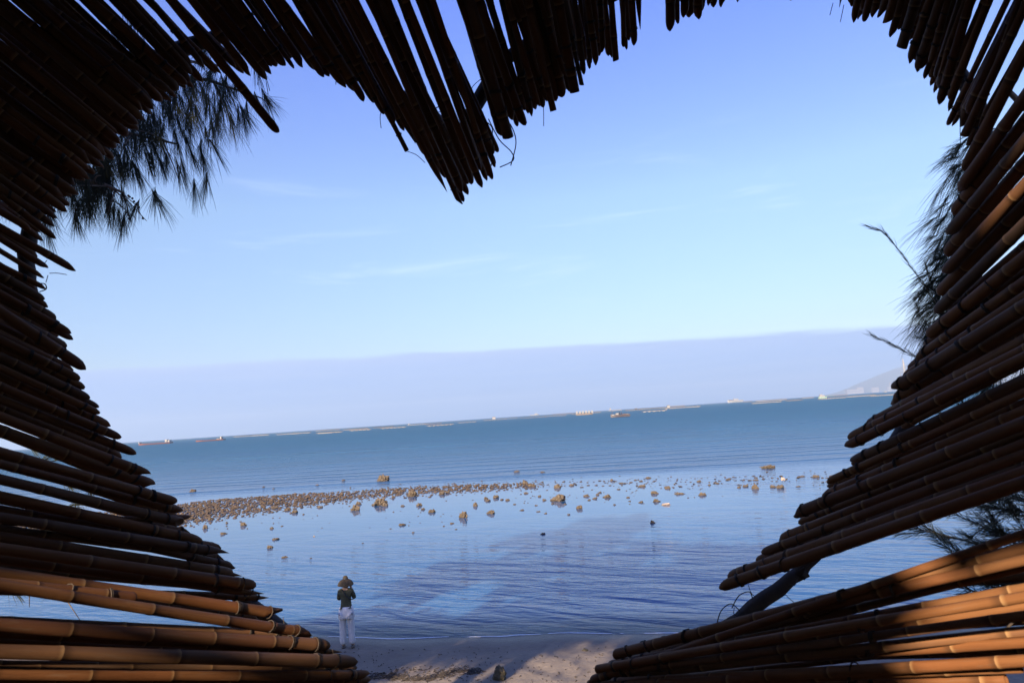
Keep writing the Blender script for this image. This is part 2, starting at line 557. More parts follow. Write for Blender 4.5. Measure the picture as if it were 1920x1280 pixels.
WALLM = simple('pale_wall', (0.20, 0.175, 0.165), 0.8, 0.08, 0.05)
ROOFM = simple('pale_roof', (0.16, 0.12, 0.105), 0.8, 0.1, 0.05)
GLASSM = simple('dark_pane', (0.05, 0.06, 0.08), 0.3, 0.2, 0.2)


def building(u, v0, wpx, hpx, label, d=9300.0):
    b = P(u, v0, d)
    s = d / FPX
    t = thing('shore_building', label, 'building', (b.x, b.y, 0), 'pale buildings at the foot of the hill')
    W_, H_ = wpx * s, hpx * s
    MB().box((0, 0, H_ / 2 - 2), (W_, W_ * 0.4, H_ + 4)).build('wall', WALLM, t, False)
    MB().box((0, 0, H_ + 1.2), (W_ * 1.04, W_ * 0.44, 2.4)).build('roof', ROOFM, t, False)
    mb = MB()
    n = max(2, int(wpx / 3))
    for i in range(n):
        mb.box((W_ * ((i + 0.5) / n - 0.5), -W_ * 0.2 - 0.2, H_ * 0.55), (W_ / n * 0.4, 0.5, H_ * 0.35))
    o_ = mb.build('window', GLASSM, t, False)
    o_['kind'] = 'stuff'
    return t


building(1597, 731, 22, 8, 'long low pale building at the left end of the hill foot')
building(1612, 729, 12, 11, 'taller pale block standing among the buildings where the hill begins')
building(1640, 728, 13, 9, 'pale building at the hill foot behind the small ship')
building(1667, 727, 8, 8, 'small pale building at the hill foot nearest the bamboo edge')
building(1669, 726, 2.0, 16, 'slim pale tower at the foot of the hazy hill')

# ------------------------------------------------------------------ the bamboo tunnel with its heart-shaped mouth
# tip pixel, thickness in pixels, the point its line runs to, depth of the tip, kind of end (round, sharp, cut, near end)
CANES = [
    (694,1274,19,1254,1272,2.62,'r'), (693,1265,19,1253,1269,2.56,'r'), (669,1251,11,1179,1247,2.68,'r'), (664,1240,24,1224,1256,2.50,'s'), (666,1236,15,1225,1268,2.64,'s'), (641,1222,17,1200,1253,2.58,'s'),
    (618,1209,23,1177,1247,2.50,'r'), (552,1189,15,1244,1224,2.56,'r'), (581,1186,19,1049,1264,2.50,'s'), (254,1120,20,1144,1222,2.05,'c'), (484,1157,14,1145,1240,2.72,'r'), (531,1151,20,1143,1241,2.52,'s'),
    (497,1111,20,1202,1196,2.60,'s'), (504,1119,14,989,1127,2.70,'s'), (479,1097,20,1144,1189,2.54,'r'), (437,1075,20,1142,1183,2.60,'r'), (443,1062,14,1261,1242,2.68,'r'), (430,1038,18,1154,1154,2.56,'s'),
    (410,1028,19,1139,1158,2.64,'s'), (379,1014,19,1177,1179,2.54,'r'), (368,1003,18,1241,1174,2.66,'s'), (348,981,18,1017,1140,2.56,'s'), (359,969,11,1022,945,2.68,'r'), (342,958,16,1121,1164,2.60,'r'),
    (331,941,18,1018,1137,2.54,'r'), (290,911,22,1250,1255,2.64,'r'), (282,891,19,1250,1255,2.56,'r'), (255,850,16,1250,1255,2.60,'r'), (227,821,16,1250,1255,2.54,'r'), (208,800,19,1221,1257,2.62,'r'),
    (187,775,14,1250,1255,2.56,'r'), (185,763,13,1250,1255,2.66,'r'), (168,747,16,1250,1255,2.56,'r'), (159,728,16,1305,1353,2.64,'r'), (151,711,16,1250,1255,2.56,'r'), (161,692,21,1191,1376,2.52,'r'),
    (137,636,14,1250,1255,2.62,'r'), (134,626,16,1250,1255,2.56,'r'), (106,599,18,1250,1230,2.62,'r'), (91,575,13,1250,1230,2.68,'r'), (83,562,16,1250,1230,2.56,'r'), (87,541,11,1214,1105,2.62,'r'),
    (84,521,10,1086,1122,2.58,'r'), (90,503,13,1250,1230,2.66,'r'), (143,507,15,1357,1197,2.52,'r'), (105,448,13,1204,1299,2.62,'r'), (103,424,14,1250,1230,2.56,'r'), (107,409,14,1250,1230,2.64,'r'),
    (126,397,16,1250,1230,2.58,'r'), (146,366,18,1420,1230,2.62,'r'), (168,335,18,1420,1230,2.56,'r'), (196,300,18,1420,1230,2.64,'r'), (226,268,18,1420,1230,2.56,'r'), (258,236,18,1420,1230,2.62,'r'),
    (290,204,18,1420,1230,2.58,'r'), (322,174,15,1577,1055,2.64,'r'), (350,160,16,1506,1187,2.58,'r'), (386,128,13,1326,1258,2.64,'r'), (522,249,17,1268,1173,2.50,'r'), (428,142,12,1173,1163,2.62,'r'),
    (444,128,12,1501,1240,2.66,'r'), (472,142,16,1372,1290,2.56,'r'), (502,150,17,1400,1245,2.62,'r'), (509,140,14,1400,1245,2.56,'r'), (497,105,13,1340,1250,2.66,'r'), (534,125,17,1340,1250,2.58,'r'),
    (552,129,9,1340,1250,2.64,'r'), (570,126,16,1340,1250,2.60,'r'), (591,131,14,1340,1250,2.66,'r'), (607,145,14,1340,1250,2.58,'r'), (618,144,15,1340,1250,2.64,'r'), (648,165,17,1396,1156,2.58,'r'),
    (665,172,14,1340,1250,2.68,'r'), (684,190,15,1340,1250,2.60,'r'), (701,193,10,1340,1250,2.66,'r'), (763,283,9,1230,1210,2.64,'c'), (722,214,15,1290,1250,2.60,'r'), (742,236,16,1290,1250,2.66,'r'),
    (780,270,12,1290,1250,2.60,'s'), (800,292,14,1290,1250,2.66,'r'), (822,317,15,1290,1250,2.60,'r'), (838,361,12,1290,1250,2.56,'s'), (864,385,10,1313,1408,2.50,'s'), (876,344,10,1242,1103,2.62,'s'),
    (904,353,14,1251,1189,2.56,'r'), (901,322,13,1160,1096,2.64,'r'), (923,336,12,1231,1228,2.54,'r'), (953,258,22,1240,1290,2.50,'c'), (982,234,17,1319,1158,2.60,'s'), (999,219,11,1270,1300,2.64,'r'),
    (1010,201,12,1304,1209,2.56,'r'), (1012,181,9,1282,1351,2.66,'r'), (1026,190,10,1367,1181,2.58,'r'), (1038,210,13,1275,1260,2.52,'c'), (1060,145,10,1429,1261,2.64,'r'), (1078,175,19,1275,1260,2.54,'c'),
    (1091,161,9,1345,1368,2.66,'c'), (1095,140,11,1228,1279,2.60,'r'), (1107,121,11,1216,1342,2.62,'r'), (1119,123,13,1275,1260,2.56,'r'), (1131,98,11,1213,1409,2.62,'s'), (1155,115,12,1246,1392,2.54,'c'),
    (1170,90,10,1190,1333,2.62,'s'), (1190,86,13,1275,1260,2.56,'r'), (1201,57,12,1275,1260,2.62,'s'), (1257,59,18,1275,1260,2.56,'r'), (1269,47,11,1275,1260,2.64,'s'), (1284,34,16,1275,1260,2.60,'r'),
    (1308,38,17,1275,1260,2.54,'r'), (1330,12,12,1275,1260,2.60,'r'), (1354,15,15,1275,1260,2.56,'r'), (1384,5,10,1275,1260,2.60,'r'), (1481,2,13,1275,1260,2.60,'r'), (1574,15,12,1335,1250,2.60,'s'),
    (1599,43,13,1335,1250,2.56,'r'), (1620,42,14,1335,1250,2.62,'r'), (1652,35,16,1335,1250,2.66,'s'), (1663,44,16,1335,1250,2.56,'c'), (1671,71,14,1335,1250,2.62,'r'), (1690,91,20,1335,1250,2.66,'c'),
    (1703,120,15,1335,1250,2.56,'r'), (1717,136,16,1335,1250,2.52,'r'), (1746,116,13,1490,1091,2.62,'s'), (1759,145,15,1335,1250,2.66,'s'), (1761,196,17,1445,1250,2.54,'r'), (1779,188,15,1356,1247,2.64,'r'),
    (1808,255,16,1335,1250,2.56,'c'), (1816,272,10,1505,1176,2.62,'c'), (1807,323,22,1335,1250,2.50,'r'), (1777,235,11,1488,861,2.50,'r'), (1795,362,22,1533,728,2.50,'r'), (1788,400,24,1515,758,2.60,'r'),
    (1778,440,22,1493,788,2.50,'r'), (1772,478,24,1477,818,2.60,'r'), (1768,515,22,1464,847,2.50,'r'), (1762,550,24,1450,874,2.60,'r'), (1755,585,22,1434,900,2.50,'r'), (1741,629,23,1390,910,2.40,'r'),
    (1727,657,22,1367,928,2.50,'r'), (1716,675,20,1351,938,2.42,'r'), (1705,692,20,1335,948,2.52,'r'), (1696,708,20,1322,958,2.42,'r'), (1672,732,24,1292,973,2.36,'r'), (1666,756,24,1280,988,2.46,'r'),
    (1625,799,22,1228,1011,2.42,'r'), (1592,822,20,1189,1023,2.36,'r'), (1585,838,19,1181,1036,2.30,'r'), (1595,867,20,1189,1061,2.44,'r'), (1549,904,15,1140,1091,2.34,'r'), (1540,935,25,1127,1113,2.42,'r'),
    (1485,965,22,1068,1135,2.28,'r'), (1498,980,17,1080,1146,2.38,'r'), (1458,1013,21,1037,1171,2.42,'r'), (1429,1036,17,1007,1191,2.34,'r'), (1419,1051,18,996,1204,2.44,'r'), (1366,1083,24,941,1232,2.28,'r'),
    (1349,1100,22,923,1246,2.20,'r'), (1154,1226,19,748,1332,2.30,'c'), (1185,1216,17,893,1282,2.36,'r'), (1170,1236,16,642,1250,2.44,'r'), (1140,1246,16,733,1321,2.36,'r'), (1119,1254,16,874,1294,2.30,'c'),
    (1119,1259,16,704,1322,2.44,'r'), (1115,1266,15,671,1328,2.30,'r'), (1108,1272,18,613,1324,2.40,'r'), (1102,1277,15,731,1403,2.32,'r'), (1098,1282,18,805,1299,2.40,'r'), (1092,1290,18,672,1308,2.32,'n'),
    (1086,1299,18,666,1313,2.36,'n'), (1080,1312,18,660,1318,2.36,'r'),
    (1722,712,19,1346,960,2.56,'r'), (1708,748,18,1322,980,2.60,'r'), (1716,770,17,1325,993,2.64,'r'), (1765,650,18,1410,927,2.60,'r'), (1690,800,17,1291,1008,2.62,'r'), (672,1258,14,1272,1266,2.74,'s'),
    (655,1229,13,1255,1249,2.76,'s'), (470,1104,15,1067,1160,2.78,'s'), (455,1080,14,1050,1158,2.76,'s'), (425,1046,14,1019,1127,2.78,'s'), (560,1204,10,1159,1245,2.82,'s'), (690,1271,12,1290,1274,2.76,'s'),
    (269,205,19,1442,1232,2.70,'r'), (241,254,19,1454,1224,2.82,'r'), (211,277,16,1387,1193,2.82,'r'), (270,226,21,1477,1248,2.70,'r'), (173,305,20,1412,1224,2.78,'r'), (361,139,15,1375,1261,2.74,'r'),
    (304,191,20,1439,1246,2.78,'r'), (227,857,21,1250,1287,2.74,'r'), (201,290,21,1451,1241,2.74,'r'), (246,238,20,1419,1191,2.70,'r'), (1781,585,22,1436,874,2.50,'r'), (1124,1269,14,917,1322,2.70,'r'),
    (1814,213,21,1331,1236,2.70,'r'), (923,290,21,1330,1238,2.82,'r'), (141,346,21,1415,1259,2.82,'r'), (317,158,18,1395,1259,2.82,'r'), (120,368,16,1468,1209,2.70,'r'), (868,361,17,1268,1294,2.74,'r'),
    (983,208,14,1329,1279,2.74,'r'), (166,319,15,1363,1228,2.70,'r'), (358,153,18,1362,1231,2.82,'r'), (1047,172,19,1343,1291,2.74,'r'), (109,633,17,1248,1245,2.74,'r'), (111,666,13,1250,1232,2.78,'r'),
    (159,340,18,1465,1264,2.82,'r'), (313,173,14,1459,1249,2.82,'r'), (753,230,15,1318,1277,2.82,'r'), (949,245,15,1289,1229,2.78,'r'), (963,225,18,1252,1243,2.74,'r'), (100,385,16,1403,1237,2.70,'r'),
    (1745,147,16,1382,1259,2.82,'r'), (1058,172,17,1336,1268,2.82,'r'), (1768,186,17,1313,1225,2.70,'r'), (546,110,18,1354,1280,2.74,'r'), (1798,238,21,1289,1266,2.82,'r'), (520,125,19,1338,1216,2.70,'r'),
    (1178,77,14,1284,1260,2.82,'r'), (302,932,13,1193,1281,2.74,'r'), (1153,1243,16,932,1306,2.82,'r'), (886,346,15,1235,1277,2.74,'r'), (1597,873,19,1189,1062,2.58,'r'), (70,482,18,1220,1252,2.70,'r'),
    (1134,1265,17,954,1319,2.70,'r'), (1143,1245,17,937,1257,2.74,'r'), (219,277,20,1373,1206,2.78,'r'), (1018,202,17,1264,1252,2.70,'r'), (1714,114,18,1390,1269,2.70,'r'), (1593,13,20,1296,1238,2.74,'r'),
    (1685,56,19,1346,1218,2.78,'r'), (510,125,19,1440,1195,2.70,'r'), (59,430,14,1444,1224,2.74,'r'), (334,170,20,1403,1252,2.70,'r'), (941,256,17,1224,1235,2.82,'r'), (406,138,13,1406,1229,2.82,'r'),
    (1699,85,19,1308,1220,2.82,'r'), (1294,34,20,1287,1283,2.82,'r'), (283,187,13,1406,1225,2.70,'r'), (1054,182,20,1237,1248,2.74,'r'), (1638,34,17,1387,1232,2.74,'r'), (286,214,16,1386,1194,2.82,'r'),
    (1455,1032,14,1032,1184,2.70,'r'), (196,817,19,1265,1255,2.70,'r'), (125,651,18,1281,1261,2.70,'r'), (68,543,15,1230,1295,2.70,'r'), (1042,190,21,1337,1238,2.74,'r'), (673,163,17,1313,1241,2.70,'r'),
    (1338,14,17,1340,1237,2.74,'r'), (1781,554,18,1461,870,2.62,'r'), (134,370,19,1440,1195,2.74,'r'), (1726,131,15,1317,1236,2.74,'r'), (359,123,16,1377,1224,2.74,'r'), (1591,1108,17,1104,1150,2.54,'r'),
    (139,693,14,1300,1225,2.78,'r'), (324,983,15,1285,1235,2.78,'r'), (1006,206,18,1318,1256,2.82,'r'), (130,386,15,1432,1266,2.82,'r'), (194,318,15,1368,1240,2.82,'r'), (739,224,15,1383,1220,2.78,'r'),
    (863,348,16,1223,1270,2.82,'r'), (350,166,17,1448,1262,2.74,'r'), (1759,169,19,1393,1234,2.70,'r'), (1098,114,18,1333,1220,2.78,'r'), (323,966,15,1261,1261,2.78,'r'), (1617,21,16,1365,1210,2.74,'r'),
    (258,246,20,1388,1191,2.74,'r'), (228,857,20,1206,1241,2.74,'r'), (1124,105,15,1274,1289,2.76,'r'), (1158,1245,14,913,1251,2.88,'r'), (1141,105,12,1243,1272,2.88,'r'), (1195,1278,11,858,1317,2.76,'r'),
    (870,378,11,1267,1196,2.84,'r'), (916,330,9,1279,1270,2.88,'r'), (1552,913,14,1140,1094,2.60,'r'), (314,190,12,1371,1254,2.88,'r'), (913,340,10,1257,1249,2.76,'r'), (1169,1236,10,907,1262,2.80,'r'),
    (1067,172,13,1304,1302,2.76,'r'), (69,418,10,1462,1173,2.88,'r'), (1822,258,11,1282,1206,2.76,'r'), (1086,116,14,1305,1212,2.88,'r'), (855,352,13,1254,1261,2.88,'r'), (1316,21,11,1216,1208,2.76,'r'),
    (878,366,14,1350,1303,2.88,'r'), (934,286,11,1372,1237,2.84,'r'), (122,721,14,1172,1290,2.80,'r'), (1732,148,10,1280,1306,2.76,'r'), (1106,130,9,1269,1295,2.84,'r'), (1777,209,10,1400,1222,2.76,'r'),
    (1026,180,10,1329,1206,2.80,'r'), (634,142,10,1283,1260,2.80,'r'), (1792,419,14,1510,770,2.76,'r'), (823,312,10,1221,1311,2.80,'r'), (991,213,9,1240,1205,2.76,'r'), (885,344,15,1355,1227,2.88,'r'),
    (1786,238,9,1258,1250,2.84,'r'), (1174,94,10,1288,1279,2.84,'r'), (1754,146,13,1381,1306,2.76,'r'), (77,435,11,1370,1277,2.84,'r'), (930,314,11,1320,1241,2.88,'r'), (834,334,10,1232,1274,2.88,'r'),
    (81,452,11,1191,1301,2.84,'r'), (222,252,9,1330,1182,2.76,'r'), (1610,38,10,1311,1307,2.84,'r'), (1146,110,10,1272,1243,2.88,'r'), (178,326,14,1472,1213,2.80,'r'), (458,138,14,1471,1185,2.76,'r'),
    (91,403,13,1501,1217,2.76,'r'), (758,246,10,1344,1302,2.76,'r'), (321,192,13,1467,1255,2.88,'r'), (414,138,11,1508,1216,2.80,'r'), (382,154,15,1372,1183,2.80,'r'), (1750,174,11,1283,1243,2.80,'r'),
    (106,674,10,1225,1230,2.88,'r'), (1746,162,12,1339,1279,2.84,'r'), (970,238,11,1199,1285,2.88,'r'), (362,166,11,1335,1277,2.84,'r'), (1628,868,17,1219,1055,2.64,'r'), (214,298,14,1348,1241,2.84,'r'),
    (106,398,11,1496,1195,2.80,'r'), (330,182,11,1509,1198,2.88,'r'), (1179,1220,12,852,1243,2.80,'r'), (114,660,13,1243,1220,2.80,'r'), (332,968,13,1203,1290,2.80,'r'),
]
N_FRONT = 170
FLARE, TAPER = 0.5, 0.2
rng = random.Random(11)
tunnel = thing('bamboo_tunnel', 'dark bamboo cane tunnel whose ragged mouth frames the sea in a heart shape', 'bamboo tunnel', (0, 1.6, ground_h(0, 1.6)))
T_INV = tunnel.location.copy()


def cane_axis(c):
    u, v, th, pu, pv, z, kd = c
    tip = P(u, v, z)
    dv = (FWD + RIGHT * ((pu - 960) / FPX) - UP * ((pv - 640) / FPX)).normalized()
    rel = tip - CAM
    rad = (rel - dv * rel.dot(dv)).normalized()
    return tip, (-dv + rad * FLARE).normalized(), th / 2 * z / FPX


def cane_length(c):
    u, v = c[0], c[1]
    if c[6] == 'n' or c[6] == 'k':
        return None
    if u < 760 and v > 1000:
        return 1.55
    if u < 760 and v > 800:
        return 2.0
    return 3.3


def make_cane(c, idx):
    tip, B, r0 = cane_axis(c)
    kd = c[6]
    L = cane_length(c)
    if L is None:                                                    # its near end shows in the photograph
        ue = 1912 if idx % 2 else 1884
        s_ = 0.0
        while s_ < 3:
            q = tip + B * s_ - CAM
            if 960 + FPX * q.dot(RIGHT) / q.dot(FWD) > ue:
                break
            s_ += 0.01
        L = s_
    L += rng.uniform(-0.08, 0.12) if kd != 'n' else 0
    a, b = frame_of(B)
    phi = rng.uniform(0, 6.28)
    bend = Vector(a * math.cos(phi) + b * math.sin(phi)) * rng.uniform(0, 0.010)
    n = 10 if idx < N_FRONT else 8
    verts, uvs, faces = [], [], []
    rad = lambda s: max(r0 * (1 - TAPER * s), r0 * 0.42)
    rings = []                                                       # (s, radius factor, uv x, oblique)
    cutphi = rng.uniform(0, 6.28)
    obl = 0.0
    gap = rng.uniform(0.19, 0.29)
    nod = [rng.uniform(0.05, 0.2)]
    while nod[-1] < L:
        nod.append(nod[-1] + gap * rng.uniform(0.85, 1.15))
    def ux(s):
        i = 0
        while i < len(nod) and nod[i] < s - 1e-6:
            i += 1
        lo = nod[i - 1] if i else nod[0] - 0.2
        hi = nod[i] if i < len(nod) else nod[-1] + 0.2
        return i + (s - lo) / (hi - lo)
    if kd == 'r':
        e = rng.uniform(0.7, 1.3)
        prof = [(0.0, 0.30), (0.006 * e, 0.62), (0.016 * e, 0.86), (0.034 * e, 0.98)]
        obl = rng.uniform(0, 0.9) * r0
    elif kd == 's':
        e = rng.uniform(0.7, 1.25)
        if rng.random() < 0.35:                                      # whittled to a point
            prof = [(0.0, 0.16), (0.03 * e, 0.48), (0.065 * e, 0.82), (0.10 * e, 1.0)]
            obl = rng.uniform(0.6, 1.6) * r0
        else:                                                        # slashed off at a slant, the hollow showing
            prof = [(0.030, 0.60), (0.0, 0.70), (0.0, 0.96), (0.004, 1.0)]
            obl = rng.uniform(1.3, 2.6) * r0
    else:
        prof = [(0.028, 0.70), (0.0, 0.74), (0.0, 0.97), (0.004, 1.0)]
        obl = rng.uniform(0.0, 0.5) * r0
    for s, f in prof:
        rings.append((s, f, obl))
    last = rings[-1][0] + 2 * obl
    rings.append((last + 0.004, 1.0, 0.0))
    for nd in nod:
        for ds, f in ((-0.10, 0.985), (-0.010, 0.99), (-0.003, 1.035), (0.002, 1.06), (0.006, 0.955), (0.022, 0.985)):
            s = nd + ds
            if last + 0.004 < s < L:
                rings.append((s, f, 0.0))
                last = s
    rings.append((L, 1.0, 0.0))
    rings.append((L, 0.72, 0.0))
    rings.append((L - 0.02, 0.68, 0.0))
    for s, f, ob in rings:
        rr = rad(s) * f
        ctr = tip + B * s + bend * math.sin(math.pi * min(s / 2.0, 1))
        u_ = ux(s)
        for j in range(n):
            t = 2 * math.pi * j / n
            sh = ob * (1 - math.cos(t - cutphi)) if ob else 0.0
            verts.append(ctr + (a * math.cos(t) + b * math.sin(t)) * rr + B * sh - T_INV)
            uvs.append((u_, 2 * abs(j / n - 0.5)))
    for i in range(len(rings) - 1):
        for j in range(n):
            k2 = (j + 1) % n
            faces.append((i * n + j, i * n + k2, (i + 1) * n + k2, (i + 1) * n + j))
    faces.append(tuple(reversed(range(n))))
    faces.append(tuple((len(rings) - 1) * n + j for j in range(n)))
    if idx >= 300:
        q_ = len(REST[0])
        REST[0].extend(verts)
        REST[1].extend(tuple(q_ + i_ for i_ in f_) for f_ in faces)
        REST[2].extend(uvs)
        return None, tip, B, rad
    o = obj('cane', verts, faces, BAMBOO, tunnel, True, uvs)
    return o, tip, B, rad


REST = ([], [], [])
front = []
for i, c in enumerate(CANES):
    o, tip, B, rad = make_cane(c, i)
    if i < N_FRONT:
        front.append((o, tip, B, rad, c))
if REST[0]:
    o = obj('cane', REST[0], REST[1], BAMBOO, tunnel, True, REST[2])
    o['kind'] = 'stuff'

# twine whipped round the canes near their tips, and a little further in
for o, tip, B, rad, c in front:
    low = c[1] > 600 and (c[0] < 720 or c[0] > 1080)
    if not low and rng.random() < 0.55:
        continue
    a, b = frame_of(B)
    spots = [rng.uniform(0.055, 0.10), rng.uniform(0.15, 0.20)]
    if c[0] > 1000 and c[1] > 500:
        spots.append(rng.uniform(0.26, 0.36))
    if c[1] > 1200 and c[0] > 1000:
        spots.append(rng.uniform(0.95, 1.05))
    for s in spots:
        mb = MB()
        tilt = rng.uniform(-0.5, 0.5)
        pts = []
        turns = rng.choice((1, 2, 2, 3))
        for j in range(10 * turns + 1):
            t = 2 * math.pi * j / 10
            rr = rad(s) + 0.0016
            pts.append(tip + B * (s + j / 10 * 0.0042 + tilt * rr * math.cos(t)) + (a * math.cos(t) + b * math.sin(t)) * rr - T_INV)
        mb.tube(pts, 0.0021, 4, True)
        ob = mb.build('lashing', TWINE, None)
        ob.parent = o

# unseen panels added behind the mouth to darken the canes, with gaps for sun patches
SHADE_MAT = simple('dark_shade_panel', (0.075, 0.045, 0.025), 0.9, 0.4, 8, 0.01)
AX = (FWD + RIGHT * ((1250 - 960) / FPX) - UP * ((1200 - 640) / FPX)).normalized()
AY = (Vector((0, 0, 1)) - AX * AX.z).normalized()
AXR = AX.cross(AY)
lines = []
for c in CANES:
    tip, B, r0 = cane_axis(c)
    lines.append((tip - CAM, B))


def shell_r(phi, c):
    """Outer radius of the bundle of canes in direction phi where the axis distance is c."""
    c = max(c, -0.4)
    best = 0.0
    for p, B in lines:
        s = (c - p.dot(AX)) / B.dot(AX)
        q = p + B * s
        f = math.atan2(q.dot(AXR), q.dot(AY))
        df = abs((f - phi + math.pi) % (2 * math.pi) - math.pi)
        if df < 0.24:
            best = max(best, math.hypot(q.dot(AXR), q.dot(AY)))
    return best + 0.10 if best else 1.55


NPH, CS = 140, [2.6, 2.45, 2.3, 2.15, 2.0, 1.85, 1.7, 1.55, 1.4, 1.25, 1.0, 0.7, 0.4, 0.0, -0.3, -0.6, -0.9] + [-1.05 - 0.15 * i for i in range(22)]
RAD = [[shell_r(2 * math.pi * i / NPH, c) for c in CS] for i in range(NPH)]


def shell_pt(i, k_):
    f = 2 * math.pi * (i % NPH) / NPH
    return CAM + AX * CS[k_] + (AY * math.cos(f) + AXR * math.sin(f)) * RAD[i % NPH][k_]


E1 = SUN_DIR.cross(Vector((0, 0, 1))).normalized()
E2 = E1.cross(SUN_DIR)


def is_sun_gap(m_):  # gaps shaped so that the sun patches land on chosen canes
    """Gaps in the added shade panels, laid out along the sun to light certain canes."""
    q = m_ - CAM
    if q.dot(SUN_DIR) > 0:
        return False
    a_, b_ = q.dot(E1), q.dot(E2)
    return (0.11 < a_ < 1.3 and -0.9 < b_ < 0.44) or (0.57 < a_ < 0.67 and 1.58 < b_ < 1.76) or (-2.7 < a_ < -1.55 and -0.8 < b_ < 0.27 and noise.noise(m_ * 3.1) + 0.5 * noise.noise(m_ * 7.0) > 0.0)


def in_frame(p):
    """Whether p falls in the camera view, where the added shade panels are left out."""
    q = p - CAM
    z = q.dot(FWD)
    if z < 0.15:
        return False
    return -60 < 960 + FPX * q.dot(RIGHT) / z < 1980 and -60 < 640 - FPX * q.dot(UP) / z < 1340


def shade_cells(name, cells):
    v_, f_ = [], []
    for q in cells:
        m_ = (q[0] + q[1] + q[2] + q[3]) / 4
        if is_sun_gap(m_) or any(in_frame(p) for p in q):
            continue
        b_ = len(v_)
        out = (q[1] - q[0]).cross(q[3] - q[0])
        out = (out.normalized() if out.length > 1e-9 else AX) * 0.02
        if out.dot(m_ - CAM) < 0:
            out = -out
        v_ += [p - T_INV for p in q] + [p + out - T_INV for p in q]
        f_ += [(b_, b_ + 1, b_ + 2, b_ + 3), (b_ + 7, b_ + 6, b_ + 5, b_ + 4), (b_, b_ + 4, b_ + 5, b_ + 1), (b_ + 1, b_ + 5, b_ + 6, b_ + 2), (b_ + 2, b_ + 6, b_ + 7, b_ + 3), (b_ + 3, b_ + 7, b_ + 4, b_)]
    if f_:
        obj(name, v_, f_, SHADE_MAT, tunnel, False)


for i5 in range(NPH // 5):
    shade_cells('shade_panel', [[shell_pt(i, k_), shell_pt(i + 1, k_), shell_pt(i + 1, k_ + 1), shell_pt(i, k_ + 1)]
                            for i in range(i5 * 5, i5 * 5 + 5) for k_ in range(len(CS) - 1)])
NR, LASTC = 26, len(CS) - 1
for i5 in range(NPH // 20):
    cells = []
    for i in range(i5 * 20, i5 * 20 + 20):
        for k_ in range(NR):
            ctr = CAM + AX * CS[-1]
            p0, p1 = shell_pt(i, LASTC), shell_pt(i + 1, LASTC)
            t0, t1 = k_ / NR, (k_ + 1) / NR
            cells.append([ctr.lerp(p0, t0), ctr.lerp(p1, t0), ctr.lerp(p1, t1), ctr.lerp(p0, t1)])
    shade_cells('rear_shade_panel', cells)

# the pole frame that carries the canes
FRAMES = [[(880, 1400), (640, 1268), (430, 1100), (300, 985), (195, 850), (110, 720), (62, 600), (48, 470), (74, 350), (160, 230), (290, 110), (430, 60), (600, 92), (742, 176), (868, 262)],
          [(846, 316), (888, 205), (940, 118), (1045, 48), (1170, -22), (1330, -70), (1490, -85), (1620, -40), (1740, 60), (1830, 180), (1858, 320), (1838, 460), (1806, 590), (1748, 720), (1660, 860), (1580, 965), (1500, 1072), (1368, 1172), (1250, 1262), (1130, 1330), (880, 1400)]]
for line in FRAMES:
    pts = [P(u, v, 2.86) - T_INV for u, v in line]
    for i in range(len(pts) - 1):
        d = (pts[i + 1] - pts[i]).normalized()
        n_ = 7
        seq, rd = [], []
        for j in range(n_):
            t = j / (n_ - 1)
            seq.append(pts[i] - d * 0.02 + (pts[i + 1] - pts[i] + d * 0.04) * t + Vector((rng.uniform(-1, 1), rng.uniform(-1, 1), rng.uniform(-1, 1))) * 0.004)
            rd.append(0.031 * (1 + rng.uniform(-0.10, 0.12)))
        MB().tube(seq, rd, 8).build('frame_pole', POLE, tunnel)
mid = P(880, 1400, 2.86)
for q0, q1 in ((mid, Vector((mid.x, mid.y, ground_h(mid.x, mid.y) - 0.3))),
               (Vector((-3.05, 1.15, 5.2)), Vector((-3.05, 1.15, ground_h(-3.05, 1.15) - 0.3))),
               (Vector((3.05, 0.9, 5.4)), Vector((3.05, 0.9, ground_h(3.05, 0.9) - 0.3)))):
    MB().tube([q0 - T_INV, (q0 + q1) / 2 - T_INV, q1 - T_INV], [0.045, 0.05, 0.055], 8).build('support_post', POLE, tunnel)

